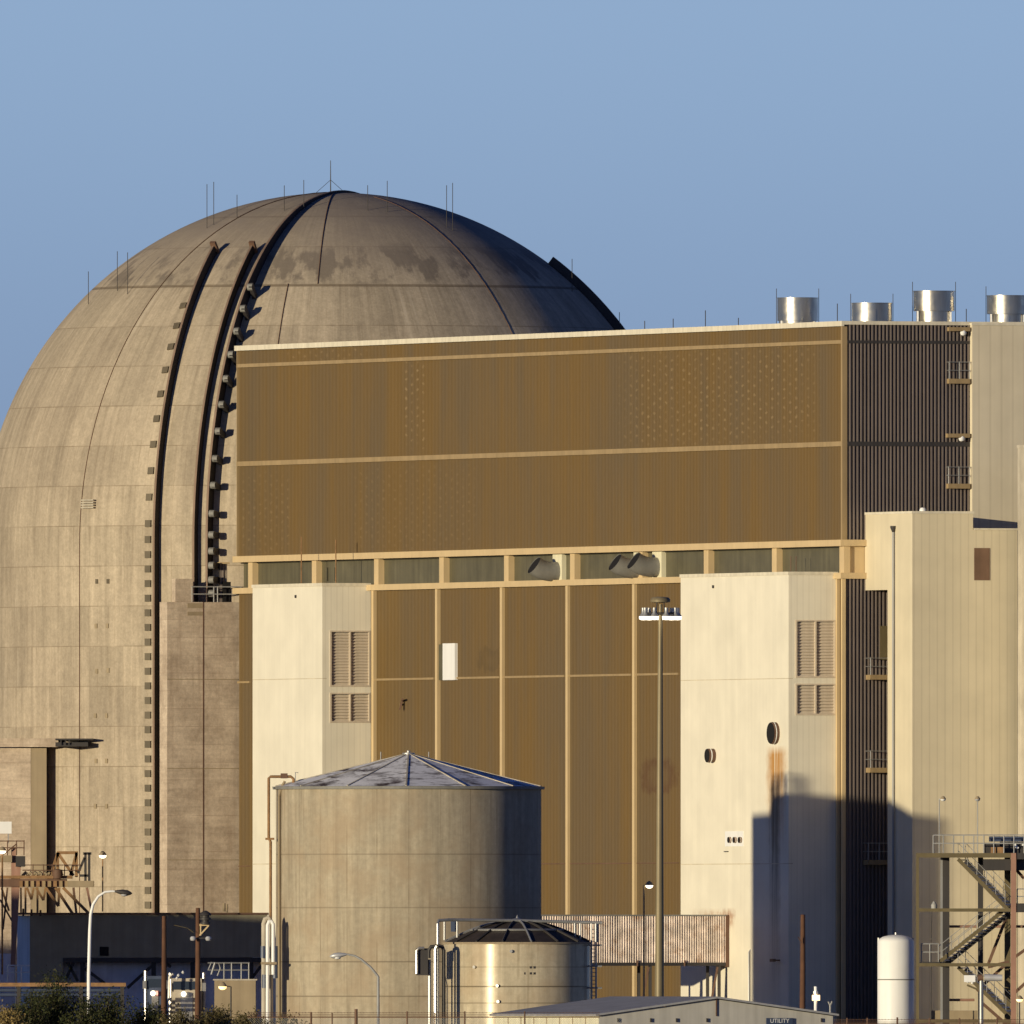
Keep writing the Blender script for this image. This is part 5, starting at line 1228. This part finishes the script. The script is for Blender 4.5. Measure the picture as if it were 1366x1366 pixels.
# yellow-banded vent post and small stub by the hut
qy = 1815.0
vp = thing('vent_post', 'small white vent post with a lit yellow lamp box behind the hut', 'lamp', (X(1088, qy), qy, 0))
MB().tube([(X(1088, qy), qy, 0), at(1088, 1316, qy)], .1, 8).build('post', MAT['white'], vp)
MB().obox(at(1088.5, 1331, qy - .1), (1, 0, 0), (0, 1, 0), (0, 0, 1), .24, .15, .17).build('lamp_box', MAT['glow_orange'], vp)
MB().tube([at(1088, 1322, qy), at(1088, 1326, qy)], .16, 8).build('collar', MAT['lamp_white'], vp)
sp2 = thing('vent_post', 'thin grey forked vent post right of the lit vent post', 'vent', (X(1108, qy), qy, 0))
MB().tube([(X(1107.5, qy), qy, 0), at(1107.5, 1340, qy)], .06, 6).build('post', MAT['grey_rail'], sp2)
MB().tube([at(1107.5, 1342, qy), at(1105, 1336, qy)], .05, 5).tube([at(1107.5, 1342, qy), at(1110, 1336, qy)], .05, 5).build('fork', MAT['grey_rail'], sp2)

# ---------------------------------------------------------------- chain link fences
def fence(px0, px1, y, pt, posts, label):
    o = thing('chain_link_fence', label, 'fence', (X((px0 + px1) / 2, y), y, 0))
    zt = Z(pt, y)
    for px, e, r in posts: MB().tube([(X(px, y), y, 0), at(px, pt - e, y)], r, 7).build('post', MAT['rail_dark'], o)
    w = MB(); w.tube([at(px0, pt + 6, y), at(px1, pt + 6, y)], .035, 5)
    w.build('top_rail', MAT['rail_dark'], o)
    w = MB()
    for k in (0, 2.2, 4.2): w.tube([at(px0, pt + k, y - .05), at(px1, pt + k, y - .05)], .012, 4)
    x = px0
    while x < px1:
        w.tube([at(x, pt - .8, y - .05), at(x + .6, pt + .8, y - .05)], .012, 3); x += 4.3
    w.build('barbed_wire', MAT['rail_dark'], o)
    w = MB(); hgt = Z(pt + 6, y) - .05; x = X(px0, y); xe = X(px1, y)
    while x < xe:
        for s in (0, 1):
            a = x if s else x + hgt; b = x + hgt if s else x
            w.beam((a, y + .01 * s, .05), (b, y + .01 * s, hgt), .012)
        x += .14
    w.build('mesh', MAT['grey_rail'], o)
fence(330, 800, 1790, 1351, [(415, 1, .06), (443, 0, .04), (475, 5, .10), (543, 2, .05), (580, 0, .04), (620, 2, .05), (700, 2, .05)], 'brown chain link fence with barbed wire before the large tank')
fence(1112, 1410, 1840, 1360, [(1130, 2, .05), (1157, 2, .05), (1197, 3, .06), (1240, 2, .05), (1280, 2, .05), (1330, 2, .05)], 'dark chain link fence along the bottom right below the white vessel')

# ---------------------------------------------------------------- desert shrubs
def shrub(px, pt, w_px, y, n, mat, label, base_z, seed, spiky=1.0, leaf=.16):
    rnd = random.Random(seed)
    x0 = X(px, y); hgt = Z(pt, y) - base_z; w = m(w_px, y) / 2
    o = thing('desert_shrub', label, 'shrub', (x0, y, base_z), 'desert shrubs along the foreground bank')
    stems = MB(); lv = MB(); tips = []
    ns = 26
    for i in range(ns):
        a = rnd.uniform(0, 2 * math.pi); sp = math.sqrt(rnd.random()) ; hh = hgt * (1 - .5 * sp * sp) * rnd.uniform(.7, 1.02)
        ex, ey = math.cos(a) * sp * w, math.sin(a) * sp * w * .8
        pts = []
        for k in range(6):
            t = k / 5; pts.append(Vector((x0 + ex * t ** .8 + rnd.uniform(-.06, .06), y + ey * t ** .8, base_z - .1 + hh * t ** 1.1)))
        stems.tube(pts, [.045, .04, .03, .022, .015, .008], 4, False); tips.append(pts)
    for i in range(n):
        pts = rnd.choice(tips); t = min(.999, rnd.uniform(.12, 1.12) ** .75) * 5; k = int(t); p = pts[k].lerp(pts[min(5, k + 1)], t - k)
        sc = .2 + .28 * hgt * .3
        p = p + Vector((rnd.gauss(0, sc * .6), rnd.gauss(0, sc * .6), rnd.gauss(0, sc * .5)))
        if p.z < base_z: continue
        d = Vector((rnd.gauss(0, 1), rnd.gauss(0, 1), rnd.gauss(.5, .9) * spiky)).normalized(); q = d.cross(Vector((rnd.gauss(0, 1), rnd.gauss(0, 1), rnd.gauss(0, 1)))).normalized()
        L = leaf * rnd.uniform(.6, 1.5); W = L * rnd.uniform(.14, .3)
        lv.add([p - q * W * .3, p + d * L * .5 - q * W, p + d * L, p + d * L * .5 + q * W], [(0, 1, 2, 3)])
    stems.build('stems', MAT['stem'], o)
    lv.build('foliage', MAT[mat], o)
bz = 1.2
shrub(72, 1295, 86, 1846, 6500, 'leaf', 'largest dark green desert shrub, left of the white street lamp', bz, 1)
shrub(38, 1322, 60, 1843, 3000, 'leaf', 'dark green shrub low on the left flank of the largest shrub', bz, 2)
shrub(150, 1318, 66, 1845, 3600, 'leaf', 'dark green upright shrub just right of the white street lamp', bz, 3)
shrub(195, 1333, 56, 1844, 3000, 'leaf', 'dark shrub at the foot of the plain timber pole', bz, 4)
shrub(236, 1342, 46, 1842, 2200, 'leaf_dry', 'olive shrub between the two timber poles', bz, 5)
shrub(285, 1341, 58, 1846, 2600, 'leaf_dry', 'olive shrub right of the siren pole', bz, 6)
shrub(335, 1346, 54, 1843, 1900, 'leaf_dry', 'sparse olive shrub before the white pipe loops', bz, 7)
shrub(385, 1350, 60, 1841, 1100, 'leaf_dry', 'lowest sparse twiggy shrub at the fence corner before the large tank', .8, 8)
shrub(112, 1330, 52, 1840, 2400, 'leaf', 'low dark shrub around the foot of the white street lamp', bz, 9)
shrub(8, 1337, 50, 1839, 2200, 'straw', 'dry straw-yellow shrub in the bottom left corner', bz, 10, 1.6)
